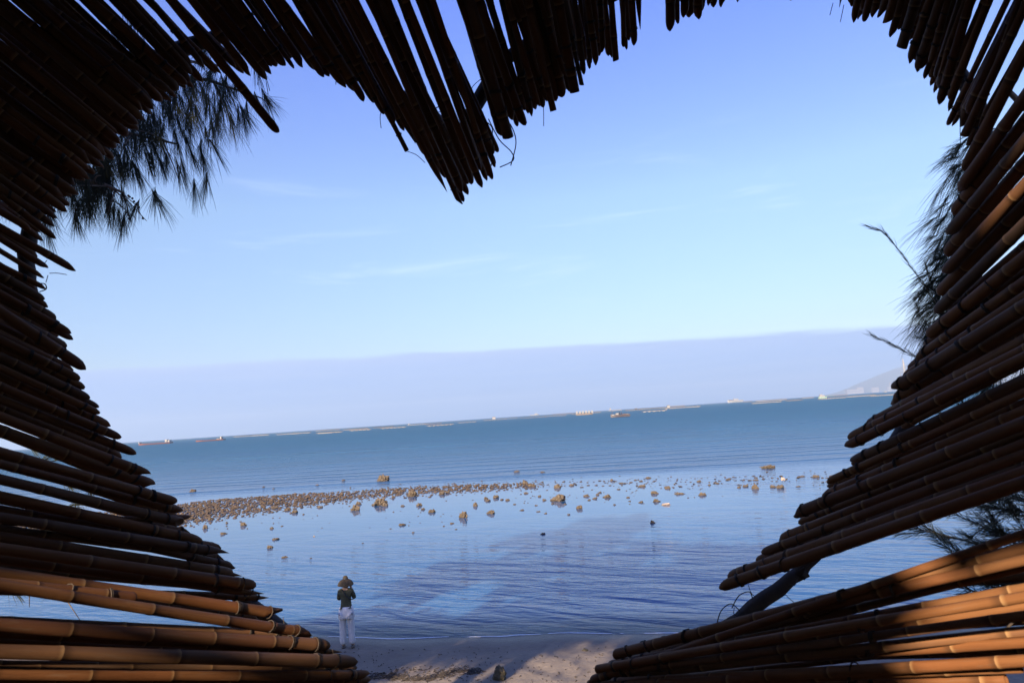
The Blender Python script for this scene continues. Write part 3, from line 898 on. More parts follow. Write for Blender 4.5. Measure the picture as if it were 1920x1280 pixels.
# loose ends of twine and wire
LOOSE = [[(905, 225, 0), (922, 240, 0), (918, 262, 0), (900, 270, 0)], [(915, 222, 0), (935, 262, 0), (958, 285, 0), (962, 302, 0), (936, 314, 0)], [(945, 220, 0), (960, 240, 0), (966, 270, 0), (958, 312, 0)],
         [(890, 190, 0), (886, 165, 0), (905, 145, 0)], [(812, 206, 0), (826, 200, 0), (838, 214, 0), (852, 224, 0)], [(813, 196, 0), (820, 210, 0), (836, 206, 0)], [(905, 262, 0), (922, 262, 0), (925, 285, 0), (920, 310, 0)],
         [(722, 196, 0), (713, 215, 0), (716, 240, 0)], [(764, 284, 0), (780, 292, 0), (797, 304, 0)], [(1019, 185, 0), (1020, 210, 0), (1019, 238, 0)], [(502, 152, 0), (506, 170, 0)], [(484, 140, 0), (484, 160, 0)], [(497, 150, 0), (503, 178, 0)],
         [(630, 145, 0), (631, 160, 0)], [(1562, 6, 0), (1555, 30, 0)], [(1582, 8, 0), (1577, 42, 0)], [(1801, 206, 0), (1801, 245, 0), (1802, 268, 0)],
         [(1345, 1170, 0), (1352, 1145, 0), (1372, 1132, 0), (1388, 1145, 0)], [(1372, 1140, 0), (1385, 1115, 0), (1405, 1110, 0), (1412, 1120, 0)], [(1402, 1095, 0), (1408, 1112, 0), (1420, 1122, 0)], [(1470, 1110, 0), (1482, 1122, 0), (1492, 1130, 0)],
         [(1478, 1092, 0), (1490, 1096, 0), (1497, 1086, 0)], [(1378, 1137, 0), (1376, 1150, 0), (1386, 1156, 0)], [(92, 512, 0), (105, 512, 0), (125, 515, 0)], [(85, 530, 0), (90, 515, 0)], [(72, 490, 0), (82, 494, 0), (88, 488, 0)], [(72, 532, 0), (84, 533, 0), (87, 542, 0), (74, 548, 0)],
         [(532, 1172, 0), (533, 1162, 0), (530, 1158, 0)], [(622, 1216, 0), (632, 1238, 0), (640, 1262, 0)]]
for line in LOOSE:
    dz = 2.58 if line[0][0] > 1000 or line[0][1] < 1000 else 2.46
    if line[0][0] > 1300 and line[0][1] > 900:
        dz = 2.74
    pts = [P(u + rng.uniform(-1.5, 1.5), v + rng.uniform(-1.5, 1.5), dz + 0.02 * i) - T_INV for i, (u, v, _) in enumerate(line)]
    sm = []
    for i in range(len(pts) - 1):
        p0, p1, p2, p3 = pts[max(i - 1, 0)], pts[i], pts[i + 1], pts[min(i + 2, len(pts) - 1)]
        for j in range(5):
            t = j / 5
            sm.append(0.5 * ((2 * p1) + (p2 - p0) * t + (2 * p0 - 5 * p1 + 4 * p2 - p3) * t * t + (3 * p1 - p0 - 3 * p2 + p3) * t ** 3))
    sm.append(pts[-1])
    MB().tube(sm, 0.0022 if len(line) > 3 else 0.0014, 5).build('loose_twine', TWINE, tunnel)
# the wire that loops over the lit canes low on the sunny side
sm = [P(u, v, d) - T_INV for u, v, d in ((1912, 1164, 1.62), (1898, 1166, 1.61), (1888, 1178, 1.6), (1878, 1196, 1.62), (1866, 1212, 1.62), (1858, 1228, 1.63), (1846, 1240, 1.66), (1842, 1250, 1.70))]
MB().tube(sm, 0.0032, 6).build('loose_twine', TWINE, tunnel)
MB().tube([P(u, v, d) - T_INV for u, v, d in ((1811, 1246, 1.70), (1816, 1262, 1.68), (1822, 1282, 1.68))], 0.003, 6).build('loose_twine', TWINE, tunnel)


# ------------------------------------------------------------------ casuarina trees
def needle_tuft(mb, o, d, n, length, spread, rg, wid=0.0032, droop=0.35):
    """A broom of thin jointed needles springing from o along d and drooping."""
    a, b = frame_of(d)
    for _ in range(n):
        t, q = rg.uniform(0, 6.28), abs(rg.gauss(0, spread))
        dd = (d + (a * math.cos(t) + b * math.sin(t)) * q).normalized()
        l = length * rg.uniform(0.55, 1.1)
        base = o + d * rg.uniform(-0.25, 0.25) * length * 0.5
        pts = [base + dd * l * s - Vector((0, 0, droop * l * s * s)) for s in (0, 0.4, 0.75, 1.0)]
        side = dd.cross((pts[0] - CAM).normalized())
        side = (side.normalized() if side.length > 1e-4 else a) * math.cos(0.4) + Vector((rg.uniform(-.4, .4), rg.uniform(-.4, .4), rg.uniform(-.4, .4)))
        mb.blade(pts, wid, side.normalized())


def spray(mb, wood, pts, rg, length, gap=0.018, ang=0.55, wid=0.003, droop=0.2, r0=0.004):
    """A feathery shoot: a stem through pts with needles angled forward on every side."""
    tot = sum((pts[i + 1] - pts[i]).length for i in range(len(pts) - 1))
    wood.tube(pts, [r0 * (1 - 0.8 * i / (len(pts) - 1)) for i in range(len(pts))], 5)
    m = int(tot / gap)
    for k_ in range(m):
        t = (k_ + rg.random()) / m * (len(pts) - 1)
        i = min(int(t), len(pts) - 2)
        p = pts[i].lerp(pts[i + 1], t - i)
        d = (pts[i + 1] - pts[i]).normalized()
        a, b = frame_of(d)
        f = rg.uniform(0, 6.28)
        dd = (d * math.cos(ang) + (a * math.cos(f) + b * math.sin(f)) * math.sin(ang) * rg.uniform(0.4, 1.2)).normalized()
        l = length * rg.uniform(0.6, 1.15) * (1 - 0.45 * t / (len(pts) - 1))
        q = [p, p + dd * l * 0.5 - Vector((0, 0, droop * l * 0.2)), p + (dd * 0.8 + d * 0.35).normalized() * l - Vector((0, 0, droop * l))]
        side = dd.cross((p - CAM).normalized())
        if side.length < 1e-4:
            side = a
        mb.blade(q, wid, side.normalized())


def bough(wood, pts, r0, r1):
    n = len(pts)
    wood.tube(pts, [r0 + (r1 - r0) * i / (n - 1) for i in range(n)], 6)


rt = random.Random(21)
lx, ly = -5.3, 5.2
left_tree = thing('casuarina_tree', 'drooping dark casuarina whose needle brooms hang behind the upper bamboo on the shaded side', 'tree', (lx, ly, ground_h(lx, ly)))
LI = left_tree.location.copy()
trunk, wood, leaf, cone = MB(), MB(), MB(), MB()
z0 = LI.z
trunk.tube([Vector((lx, ly, z0 - 0.3)), Vector((lx + .1, ly, z0 + 1.4)), Vector((lx - .1, ly + .2, z0 + 3.2)), Vector((lx + .1, ly + .1, z0 + 5.2)), Vector((lx, ly, z0 + 7.4))], [0.24, 0.19, 0.16, 0.11, 0.04], 10)
BOUGHS = [[(-330, 150, 5.6), (-60, 130, 5.2), (120, 150, 4.9), (270, 140, 4.7), (390, 150, 4.6), (470, 178, 4.55)],
          [(-330, 260, 5.4), (-60, 240, 5.0), (90, 245, 4.8), (220, 245, 4.6), (330, 270, 4.5)],
          [(-330, 330, 5.3), (0, 310, 4.9), (120, 330, 4.6), (200, 348, 4.4), (232, 362, 4.35)],
          [(-330, 40, 5.6), (-30, 60, 5.3), (160, 90, 4.9), (320, 110, 4.7), (420, 125, 4.6)],
          [(-330, 780, 5.6), (-120, 810, 5.4), (60, 860, 5.1), (180, 925, 4.9)],
          [(-330, 880, 5.4), (-100, 925, 5.2), (60, 970, 5.0), (230, 1010, 4.8)],
          [(-330, 1000, 5.2), (-100, 1050, 5.0), (40, 1085, 4.8), (120, 1108, 4.7)]]
for L_ in BOUGHS:
    bough(wood, [P(*q) for q in L_], 0.035, 0.006)
    for i in range(len(L_) - 1):                                       # side twigs
        for _ in range(3):
            t = rt.random()
            q = P(*L_[i]).lerp(P(*L_[i + 1]), t)
            e = q + Vector((rt.uniform(-.2, .25), rt.uniform(-.3, .3), rt.uniform(-.25, .05)))
            wood.tube([q, (q + e) / 2 + Vector((0, 0, .02)), e], [0.006, 0.004, 0.002], 5)
down = Vector((0.12, 0, -1)).normalized()
TUFT = [(402, 205, 70), (432, 216, 68), (396, 222, 66), (478, 176, 40), (462, 190, 46), (415, 140, 40), (440, 150, 42), (372, 150, 50), (388, 175, 55), (365, 205, 60), (330, 215, 60), (350, 225, 60), (318, 200, 60), (420, 190, 60), (446, 200, 50),
        (358, 285, 50), (340, 300, 60), (330, 300, 66), (312, 292, 50), (298, 296, 46), (255, 312, 58), (248, 300, 60), (270, 280, 60), (285, 270, 60), (300, 262, 60), (232, 288, 60), (210, 285, 66), (232, 270, 60),
        (180, 350, 70), (172, 340, 80), (186, 332, 70), (160, 345, 50), (228, 352, 64), (232, 366, 56), (214, 384, 52), (222, 392, 50), (142, 404, 48), (146, 372, 40), (138, 358, 50), (205, 310, 60), (190, 300, 60), (160, 300, 70), (150, 320, 60),
        (130, 290, 70), (120, 320, 60), (108, 350, 60), (240, 240, 60), (270, 230, 60), (300, 220, 70), (326, 240, 60), (200, 250, 70), (170, 260, 70), (350, 180, 60), (385, 240, 40)]
for u, v, lpx in TUFT:
    d = rt.uniform(4.35, 4.75)
    needle_tuft(leaf, P(u, v, d), (down + Vector((rt.uniform(-.2, .3), 0, 0))).normalized(), 46, lpx * d / FPX * 1.08, 0.28, rt, 0.0015, 0.10)
for _ in range(170):                                                   # the thick of the crown, mostly behind the canes
    L_ = BOUGHS[rt.randrange(4)]
    i = rt.randrange(len(L_) - 1)
    q = P(*L_[i]).lerp(P(*L_[i + 1]), rt.random()) + Vector((rt.gauss(0, .12), rt.gauss(0, .25), rt.gauss(0, .14)))
    needle_tuft(leaf, q, (down + Vector((rt.uniform(-.4, .4), rt.uniform(-.4, .4), rt.uniform(0, .5)))).normalized(), 50, 0.21, 0.35, rt, 0.0017, 0.2)
for _ in range(105):                                                   # where the crown thickens against the cane tips
    t = rt.random()
    u, v = 125 + 250 * t + rt.gauss(0, 22), 330 - 190 * t + rt.gauss(0, 26) + 10
    d = rt.uniform(4.35, 5.0)
    needle_tuft(leaf, P(u, v, d), (down + Vector((rt.uniform(-.3, .4), 0, 0))).normalized(), 40, 0.20, 0.34, rt, 0.0015, 0.12)
for _ in range(70):
    L_ = BOUGHS[4 + rt.randrange(3)]
    i = rt.randrange(len(L_) - 1)
    q = P(*L_[i]).lerp(P(*L_[i + 1]), rt.random()) + Vector((rt.gauss(0, .06), rt.gauss(0, .1), rt.gauss(0, .05)))
    needle_tuft(leaf, q, (Vector((.3, 0, -.6)) + Vector((rt.uniform(-.6, .6), rt.uniform(-.4, .4), rt.uniform(-.1, .9)))).normalized(), 30, 0.15, 0.4, rt, 0.002, 0.15)
wood.tube([P(192, 347, 4.4), P(228, 361, 4.38), P(252, 382, 4.38), P(270, 412, 4.38)], [0.005, 0.004, 0.003, 0.0015], 5)
for u, v in ((240, 366), (244, 369), (248, 373), (251, 377), (255, 381), (257, 384), (260, 389), (268, 409), (204, 387), (202, 389), (206, 388), (142, 392), (144, 395), (141, 399), (238, 398), (241, 404), (242, 410), (213, 376)):
    bm_ = P(u + rt.uniform(-1, 1), v + rt.uniform(-1, 1), 4.38)
    cone.lathe([(0.0006, -0.008), (0.006, -0.005), (0.0078, 0.0), (0.006, 0.005), (0.0006, 0.008)], 7, bm_)


def finish_tree(root, inv, **parts):
    for nm, (mb, mt) in parts.items():
        mb.v = [tuple(Vector(p) - inv) for p in mb.v]
        mb.build(nm, mt, root)


finish_tree(left_tree, LI, trunk=(trunk, BARK), branch=(wood, BARK), foliage=(leaf, NEEDLE), cone=(cone, CONE))

# the young casuarina on the other side: bushy low sprays and a fringe along the bamboo edge
rx_, ry_ = 4.9, 5.4
right_tree = thing('casuarina_tree', 'bushy casuarina behind the bamboo wall, feathery sprays showing under the lowest upper cane', 'tree', (rx_, ry_, ground_h(rx_, ry_)))
RI = right_tree.location.copy()
trunk, wood, leaf = MB(), MB(), MB()
z0 = RI.z
trunk.tube([Vector((rx_, ry_, z0 - .3)), Vector((rx_ - .1, ry_, z0 + 1.2)), Vector((rx_ - .05, ry_ - .2, z0 + 2.6)), Vector((rx_ - .2, ry_ - .3, z0 + 4.4)), Vector((rx_ - .3, ry_ - .4, z0 + 5.6))], [0.15, 0.12, 0.09, 0.06, 0.02], 9)
SPR = [((2060, 1090), (1900, 1045), (1800, 1010), (1718, 990)), ((2060, 1060), (1920, 1010), (1840, 985), (1772, 957)), ((2040, 1010), (1930, 970), (1860, 950), (1800, 945)), ((2060, 1120), (1920, 1085), (1840, 1060), (1760, 1018)),
       ((2040, 980), (1950, 945), (1890, 930), (1840, 930)), ((2060, 1100), (1950, 1050), (1890, 1010), (1850, 975)), ((2060, 1150), (1930, 1110), (1850, 1085), (1790, 1052)), ((2060, 1140), (1960, 1090), (1900, 1060), (1850, 1030)),
       ((2060, 1120), (1980, 1060), (1930, 1010), (1900, 960)), ((2060, 1080), (1980, 1010), (1940, 960), (1915, 915)), ((2060, 1160), (1960, 1120), (1880, 1100), (1830, 1090)), ((2060, 1100), (1970, 1080), (1900, 1070), (1830, 1040)),
       ((2080, 1020), (1980, 980), (1920, 960), (1870, 955)), ((2080, 1160), (2000, 1110), (1940, 1080), (1890, 1065)), ((2060, 1180), (1950, 1145), (1860, 1120), (1800, 1100))]
for _ in range(9):
    a_, b_ = rt.uniform(1780, 1900), rt.uniform(930, 1100)
    SPR.append(((2080, b_ + 60), ((2080 + a_) / 2 + 20, b_ + 32), ((2080 + a_ * 3) / 4, b_ + 12), (a_, b_)))
for L_ in SPR:
    d = rt.uniform(4.5, 5.2)
    pts = [P(u, v, d + 0.25 - 0.1 * i) for i, (u, v) in enumerate(L_)]
    wood.tube([Vector((rx_ - .05, ry_, z0 + 1.3 + rt.uniform(0, 1.0))), (pts[0] + Vector((rx_, ry_, z0 + 1.8))) / 2, pts[0]], [0.02, 0.015, 0.008], 5)
    spray(leaf, wood, pts, rt, 0.26, 0.006, 0.55, 0.0024, 0.06, 0.007)
    for _ in range(5):
        i = rt.randrange(1, 3)
        q = pts[i].lerp(pts[i + 1], rt.random())
        dd = (pts[i + 1] - pts[i]).normalized()
        e = q + (dd + Vector((rt.uniform(-.2, .2), rt.uniform(-.3, .3), rt.uniform(-.6, .5)))).normalized() * rt.uniform(.15, .3)
        spray(leaf, wood, [q, (q + e) / 2, e], rt, 0.15, 0.006, 0.5, 0.0022, 0.05, 0.004)
# fringe hugging the edge of the bamboo
EDGE = [(1845, 235), (1835, 290), (1818, 340), (1806, 390), (1796, 430), (1790, 470), (1782, 505), (1774, 540), (1768, 575), (1758, 610)]
for i in range(len(EDGE) - 1):
    p0, p1 = P(*EDGE[i], 3.7), P(*EDGE[i + 1], 3.7)
    wood.tube([p0, p1], 0.006, 5)
    for _ in range(21):
        t = rt.random()
        q = p0.lerp(p1, t) + RIGHT * rt.uniform(-.02, .16) + FWD * rt.uniform(-.1, .2)
        ang = rt.uniform(0.15, 1.15)
        d = (-RIGHT * math.cos(ang) - UP * math.sin(ang) + FWD * rt.uniform(-.3, .3)).normalized()
        needle_tuft(leaf, q, d, 22, rt.choice((0.12, 0.15, 0.18, 0.22)), 0.30, rt, 0.0015, 0.3)
wood.tube([Vector((rx_ - .2, ry_ - .3, z0 + 4.4)), P(1880, 160, 3.9), P(1845, 235, 3.7)], [0.03, 0.015, 0.008], 6)
wood.tube([Vector((rx_ - .05, ry_ - .2, z0 + 2.6)), P(1900, 640, 4.0), P(1758, 610, 3.7)], [0.03, 0.012, 0.006], 6)
for L_ in (((1800, 640), (1760, 575), (1722, 520), (1680, 462), (1655, 434), (1628, 425)), ((1780, 700), (1722, 670), (1690, 655), (1660, 640), (1633, 627)), ((1770, 640), (1740, 608), (1724, 590), (1719, 572)),
           ((1785, 615), (1762, 575), (1745, 530), (1736, 500)), ((1770, 670), (1745, 640), (1722, 632))):
    pts = [P(u, v, 3.6) for u, v in L_]
    spray(leaf, wood, pts, rt, 0.085, 0.006, 0.33, 0.0018, 0.0, 0.0022)
for _ in range(90):                                                    # needles seen in the slits between the canes
    u, v = rt.uniform(1760, 1960), rt.uniform(600, 900)
    q = P(u, v, rt.uniform(4.0, 4.8))
    needle_tuft(leaf, q, Vector((rt.uniform(-1, .4), rt.uniform(-.5, .5), rt.uniform(-.9, .3))).normalized(), 26, 0.2, 0.4, rt, 0.002, 0.2)
finish_tree(right_tree, RI, trunk=(trunk, BARK), branch=(wood, BARK), foliage=(leaf, NEEDLE))


# the taller trees of the shore wood that stand beside and behind the tunnel and shade the beach
def shade_tree(x, y, h, r, seed, label, n=2600, zlo=0.10):
    rg = random.Random(seed)
    z = ground_h(x, y)
    t = thing('casuarina_tree', label, 'tree', (x, y, z), 'tall casuarinas of the shore wood')
    trunk, wood, leaf = MB(), MB(), MB()
    trunk.tube([Vector((0, 0, -.4)), Vector((.1, .1, h * .3)), Vector((-.1, .1, h * .6)), Vector((.05, 0, h * .95))], [h * .028, h * .022, h * .015, h * .004], 9)
    ends = []
    for i in range(34):
        zz = h * rg.uniform(zlo, 0.95)
        a = rg.uniform(0, 6.28)
        l = r * rg.uniform(.55, 1.0) * (1.15 - 0.7 * zz / h)
        e = Vector((math.cos(a) * l, math.sin(a) * l, zz + l * rg.uniform(-.05, .4)))
        m_ = Vector((e.x * .5, e.y * .5, zz + l * .12))
        wood.tube([Vector((0, 0, zz)), m_, e], [.05, .03, .008], 5)
        ends.append((Vector((0, 0, zz)), m_, e))
    for _ in range(n):
        a, b, c_ = ends[rg.randrange(len(ends))]
        s = rg.random() ** .7
        q = (a.lerp(b, s * 2) if s < .5 else b.lerp(c_, s * 2 - 1)) + Vector((rg.gauss(0, .22), rg.gauss(0, .22), rg.gauss(0, .2)))
        d = Vector((rg.gauss(0, .5), rg.gauss(0, .5), -0.7)).normalized()
        side = d.orthogonal().normalized()
        side.rotate(Matrix.Rotation(rg.uniform(0, 6.28), 3, d))
        l = rg.uniform(.3, .6)
        for k_ in range(3):
            dd = (d + Vector((rg.gauss(0, .3), rg.gauss(0, .3), rg.gauss(0, .2)))).normalized()
            leaf.blade([q, q + dd * l * .6, q + dd * l], 0.055, side)
    trunk.build('trunk', BARK, t)
    wood.build('branch', BARK, t)
    leaf.build('foliage', NEEDLE, t)
    return t


for args in [(-11.7, 2.1, 13.5, 3.4, 1, 'tall casuarina nearest the waterline', 5200, 0.2), (-9.7, 1.0, 13.5, 3.4, 2, 'tall casuarina beyond the shaded bamboo wall', 5200, 0.25), (-7.4, -0.7, 11, 3.2, 8, 'tall casuarina leaning over the tunnel', 3400, 0.42),
              (-5.1, -1.9, 10.6, 3.4, 3, 'tallest casuarina, its crown above the tunnel roof', 4200, 0.56)]:
    shade_tree(*args)


# ------------------------------------------------------------------ the person at the water's edge
def skin_body(name, joints, edges, mat, parent, levels=2):
    me = bpy.data.meshes.new(name)
    names = list(joints)
    me.from_pydata([joints[n][0] for n in names], [(names.index(a), names.index(b)) for a, b in edges], [])
    o = bpy.data.objects.new(name, me)
    col.objects.link(o)
    sk = o.modifiers.new('skin', 'SKIN')
    sk.use_smooth_shade = True
    for i, n in enumerate(names):
        r = joints[n][1]
        me.skin_vertices[0].data[i].radius = r if isinstance(r, tuple) else (r, r)
    me.skin_vertices[0].data[0].use_root = True
    ss = o.modifiers.new('sub', 'SUBSURF')
    ss.levels = ss.render_levels = levels
    dg = bpy.context.evaluated_depsgraph_get()
    dg.update()
    m2 = bpy.data.meshes.new_from_object(o.evaluated_get(dg))
    bpy.data.objects.remove(o)
    bpy.data.meshes.remove(me)
    m2.name = name
    m2.polygons.foreach_set('use_smooth', [True] * len(m2.polygons))
    m2.materials.clear()
    return link(name, m2, mat, parent)


SKIN = simple('skin', (0.42, 0.24, 0.16), 0.55, 0.08, 20)
SHIRT = simple('olive_top', (0.065, 0.062, 0.030), 0.85, 0.2, 25, 0.004)
WHITE = simple('white_cotton', (0.58, 0.56, 0.55), 0.85, 0.08, 14, 0.004)
WHITE2 = simple('white_shawl', (0.66, 0.64, 0.64), 0.85, 0.06, 14, 0.004)
STRAW = simple('brown_straw', (0.045, 0.031, 0.013), 0.8, 0.3, 60, 0.003)
HAIR = simple('hair', (0.025, 0.018, 0.014), 0.6, 0.3, 60)
BLACK = simple('black_strap', (0.02, 0.02, 0.022), 0.6, 0.2, 20)
SHOE = simple('brown_sandal', (0.10, 0.075, 0.055), 0.7, 0.3, 30)

fp = G(652, 1214, 0.06)
for _ in range(4):
    fp = G(652, 1214, ground_h(fp.x, fp.y))
person = thing('person', 'person in wide straw hat, olive top and white trousers photographing the sea', 'person', (fp.x, fp.y, ground_h(fp.x, fp.y)), None, 0.04)
J = {'pelvis': ((0, 0, .86), (.125, .095)), 'waist': ((0, 0, 1.00), (.108, .085)), 'chest': ((0, .01, 1.17), (.130, .095)), 'neckb': ((0, .0, 1.315), (.06, .055)), 'neck': ((0, .015, 1.375), (.045, .045)), 'head': ((0, .035, 1.46), (.075, .085)), 'crown': ((0, .035, 1.55), (.06, .07)),
     'shl': ((-.135, .01, 1.285), .052), 'ell': ((-.185, .10, 1.075), .042), 'wrl': ((-.075, .20, 1.33), .028), 'hal': ((-.05, .215, 1.40), .03),
     'shr': ((.135, .01, 1.285), .052), 'elr': ((.185, .10, 1.085), .042), 'wrr': ((.085, .20, 1.34), .028), 'har': ((.06, .215, 1.41), .03),
     'hpl': ((-.085, 0, .80), (.088, .09)), 'knl': ((-.098, .01, .45), .056), 'anl': ((-.098, 0, .09), .037), 'tol': ((-.112, .11, .03), (.035, .025)),
     'hpr': ((.085, 0, .80), (.088, .09)), 'knr': ((.102, .01, .45), .056), 'anr': ((.112, 0, .09), .037), 'tor': ((.135, .11, .03), (.035, .025))}
E_ = [('pelvis', 'waist'), ('waist', 'chest'), ('chest', 'neckb'), ('neckb', 'neck'), ('neck', 'head'), ('head', 'crown'), ('neckb', 'shl'), ('shl', 'ell'), ('ell', 'wrl'), ('wrl', 'hal'), ('neckb', 'shr'), ('shr', 'elr'), ('elr', 'wrr'), ('wrr', 'har'),
      ('pelvis', 'hpl'), ('hpl', 'knl'), ('knl', 'anl'), ('anl', 'tol'), ('pelvis', 'hpr'), ('hpr', 'knr'), ('knr', 'anr'), ('anr', 'tor')]
body = skin_body('body', J, E_, SKIN, person)
for sx in (-1, 1):                                                    # fingers round the camera
    for i in range(4):
        b0 = Vector((sx * .052, .222, 1.385 + i * .017))
        MB().tube([b0, b0 + Vector((-sx * .012, .026, .004)), b0 + Vector((-sx * .030, .030, .006)), b0 + Vector((-sx * (.040 + .004 * (i in (1, 2))), .018, .006))], [.0085, .008, .0075, .006], 6).build('finger', SKIN, body)
    MB().tube([Vector((sx * .055, .205, 1.375)), Vector((sx * .035, .195, 1.385)), Vector((sx * .018, .20, 1.392))], [.0095, .0085, .007], 6).build('thumb', SKIN, body)
shirt = skin_body('shirt', {'a': ((0, .005, 1.03), (.130, .105)), 'lo': ((0, .005, .915), (.142, .115)), 'b': ((0, .01, 1.18), (.148, .108)), 'c': ((0, .0, 1.295), (.115, .09)), 'n': ((0, .012, 1.37), (.062, .062)),
                            'sl': ((-.138, .012, 1.282), .063), 'el': ((-.170, .07, 1.155), .058), 'fl': ((-.187, .10, 1.075), .053), 'sr': ((.138, .012, 1.282), .063), 'er': ((.170, .07, 1.16), .058), 'fr': ((.187, .10, 1.082), .053)},
                  [('a', 'lo'), ('a', 'b'), ('b', 'c'), ('c', 'n'), ('c', 'sl'), ('sl', 'el'), ('el', 'fl'), ('c', 'sr'), ('sr', 'er'), ('er', 'fr')], SHIRT, person)
shawl = MB().lathe([(.118, .95), (.150, .945), (.166, .87), (.178, .79), (.188, .69), (.180, .683), (.150, .70)], 22, (0, 0.002, 0), 1.0, 0.76)
shawl.v = [(x + .006 * math.sin(math.atan2(y, x) * 7), y + .006 * math.cos(math.atan2(y, x) * 6), z + (.012 * math.sin(math.atan2(y, x) * 3) if z < .75 else 0)) for x, y, z in shawl.v]
shawl.build('waist_wrap', WHITE2, person)
trousers = skin_body('trousers', {'p': ((0, 0, .84), (.135, .105)), 'hl': ((-.082, 0, .76), (.094, .098)), 'kl': ((-.098, .01, .44), (.078, .082)), 'ml': ((-.100, .0, .22), (.076, .082)), 'al': ((-.100, -.005, .075), (.080, .086)),
                                  'hr': ((.082, 0, .76), (.094, .098)), 'kr': ((.102, .01, .44), (.078, .082)), 'mr': ((.110, .0, .22), (.076, .082)), 'ar': ((.113, -.005, .07), (.080, .086))},
                     [('p', 'hl'), ('hl', 'kl'), ('kl', 'ml'), ('ml', 'al'), ('p', 'hr'), ('hr', 'kr'), ('kr', 'mr'), ('mr', 'ar')], WHITE, person)
for sx, ax in ((-1, -.102), (1, .116)):
    MB().lathe([(.001, 0.0), (.040, 0.0), (.046, .012), (.044, .035), (.030, .055), (.001, .062)], 12, (ax, .045, 0.0), 1.0, 2.6).build('sandal', SHOE, person)
hat = MB().lathe([(.001, .165), (.032, .162), (.050, .145), (.058, .115), (.066, .085), (.092, .072), (.130, .045), (.165, .005), (.187, -.050), (.190, -.056), (.186, -.054), (.160, -.003), (.125, .036), (.085, .062), (.06, .074)], 26, (0, .030, 1.475), 1.0, 0.95)
hat.v = [(x, y, z + (.010 * math.sin(math.atan2(y, x) * 2 + 1) + .005 * math.sin(math.atan2(y, x) * 5)) * min(1, math.hypot(x, y) / .18)) for x, y, z in hat.v]
hat = hat.build('hat', STRAW, person)
band = MB().lathe([(.0595, .112), (.0665, .086), (.0685, .084)], 20, (0, .030, 1.477), 1.0, 0.95).build('hat_band', BLACK, hat)
MB().lathe([(.001, .10), (.05, .085), (.079, .03), (.08, -.03), (.066, -.075), (.045, -.10), (.03, -.105)], 16, (0, .022, 1.46), 1.0, 1.0).build('hair', HAIR, person)
MB().tube([Vector(q) for q in ((-.06, -.045, 1.335), (-.035, -.085, 1.29), (.03, -.112, 1.21), (.10, -.098, 1.14), (.152, -.05, 1.105), (.168, .02, 1.09))], .011, 6).build('bag_strap', BLACK, person)
camb = MB().box((0.005, .245, 1.405), (.10, .03, .065))
camb.tube([Vector((.005, .26, 1.405)), Vector((.005, .30, 1.405))], .026, 10)
photo_cam = camb.build('pocket_camera', BLACK, None, False)
photo_cam.location = person.location
photo_cam.rotation_euler = (0, 0, .04)
tag(photo_cam, 'small black camera held up to the face of the person in the straw hat', 'camera')


# ------------------------------------------------------------------ rocks of the reef flat
def rock_mesh(seed, sub=3, rough=0.35):
    bm = bmesh.new()
    bmesh.ops.create_icosphere(bm, subdivisions=sub, radius=1.0)
    rg = random.Random(seed)
    off = Vector((rg.uniform(-50, 50), rg.uniform(-50, 50), rg.uniform(-50, 50)))
    for v in bm.verts:
        p = v.co.normalized()
        vd = noise.voronoi(p * 1.7 + off)[0]
        d = 0.78 + 0.75 * rough * min(vd[1] - vd[0], 0.6) + rough * 0.8 * noise.noise(p * 1.3 + off) + rough * 0.9 * abs(noise.noise(p * 2.9 + off)) + rough * 0.45 * noise.noise(p * 6.0 + off)
        v.co = p * d
        if v.co.z < -0.35:
            v.co.z = -0.35 + (v.co.z + 0.35) * 0.3
    me = bpy.data.meshes.new('rock')
    bm.to_mesh(me)
    bm.free()
    me.polygons.foreach_set('use_smooth', [False] * len(me.polygons))
    return me


BIG = [rock_mesh(100 + i, 4, 0.62) for i in range(6)]
MIDR = [rock_mesh(200 + i, 3, 0.58) for i in range(8)]
SMALL = [rock_mesh(300 + i, 2, 0.5) for i in range(8)]
for me in BIG + MIDR + SMALL:
    me.materials.append(ROCK)
PALE = [m.copy() for m in MIDR[:3]]
for me in PALE:
    me.materials.clear()
    me.materials.append(ROCK_PALE)
rr = random.Random(5)


def put_rock(u, v, wpx, hpx, pool, label, group=None, name='reef_rock'):
    """A rock whose waterline is at pixel u, v and that shows wpx wide and hpx tall."""
    g = G(u, v + hpx * 0.35)
    d = (g - CAM).dot(FWD)
    w2 = wpx * d / FPX / 2 / 1.22
    hh = hpx * d / FPX * 0.64
    me = pool[rr.randrange(len(pool))]
    o = bpy.data.objects.new(name, me)
    col.objects.link(o)
    o.location = (g.x, g.y, -0.02)
    o.scale = (w2, w2 * rr.uniform(.7, 1.0), hh)
    o.rotation_euler = (0, 0, rr.uniform(-.5, .5) + (math.pi if rr.random() < .5 else 0))
    return tag(o, label, 'rock', group)


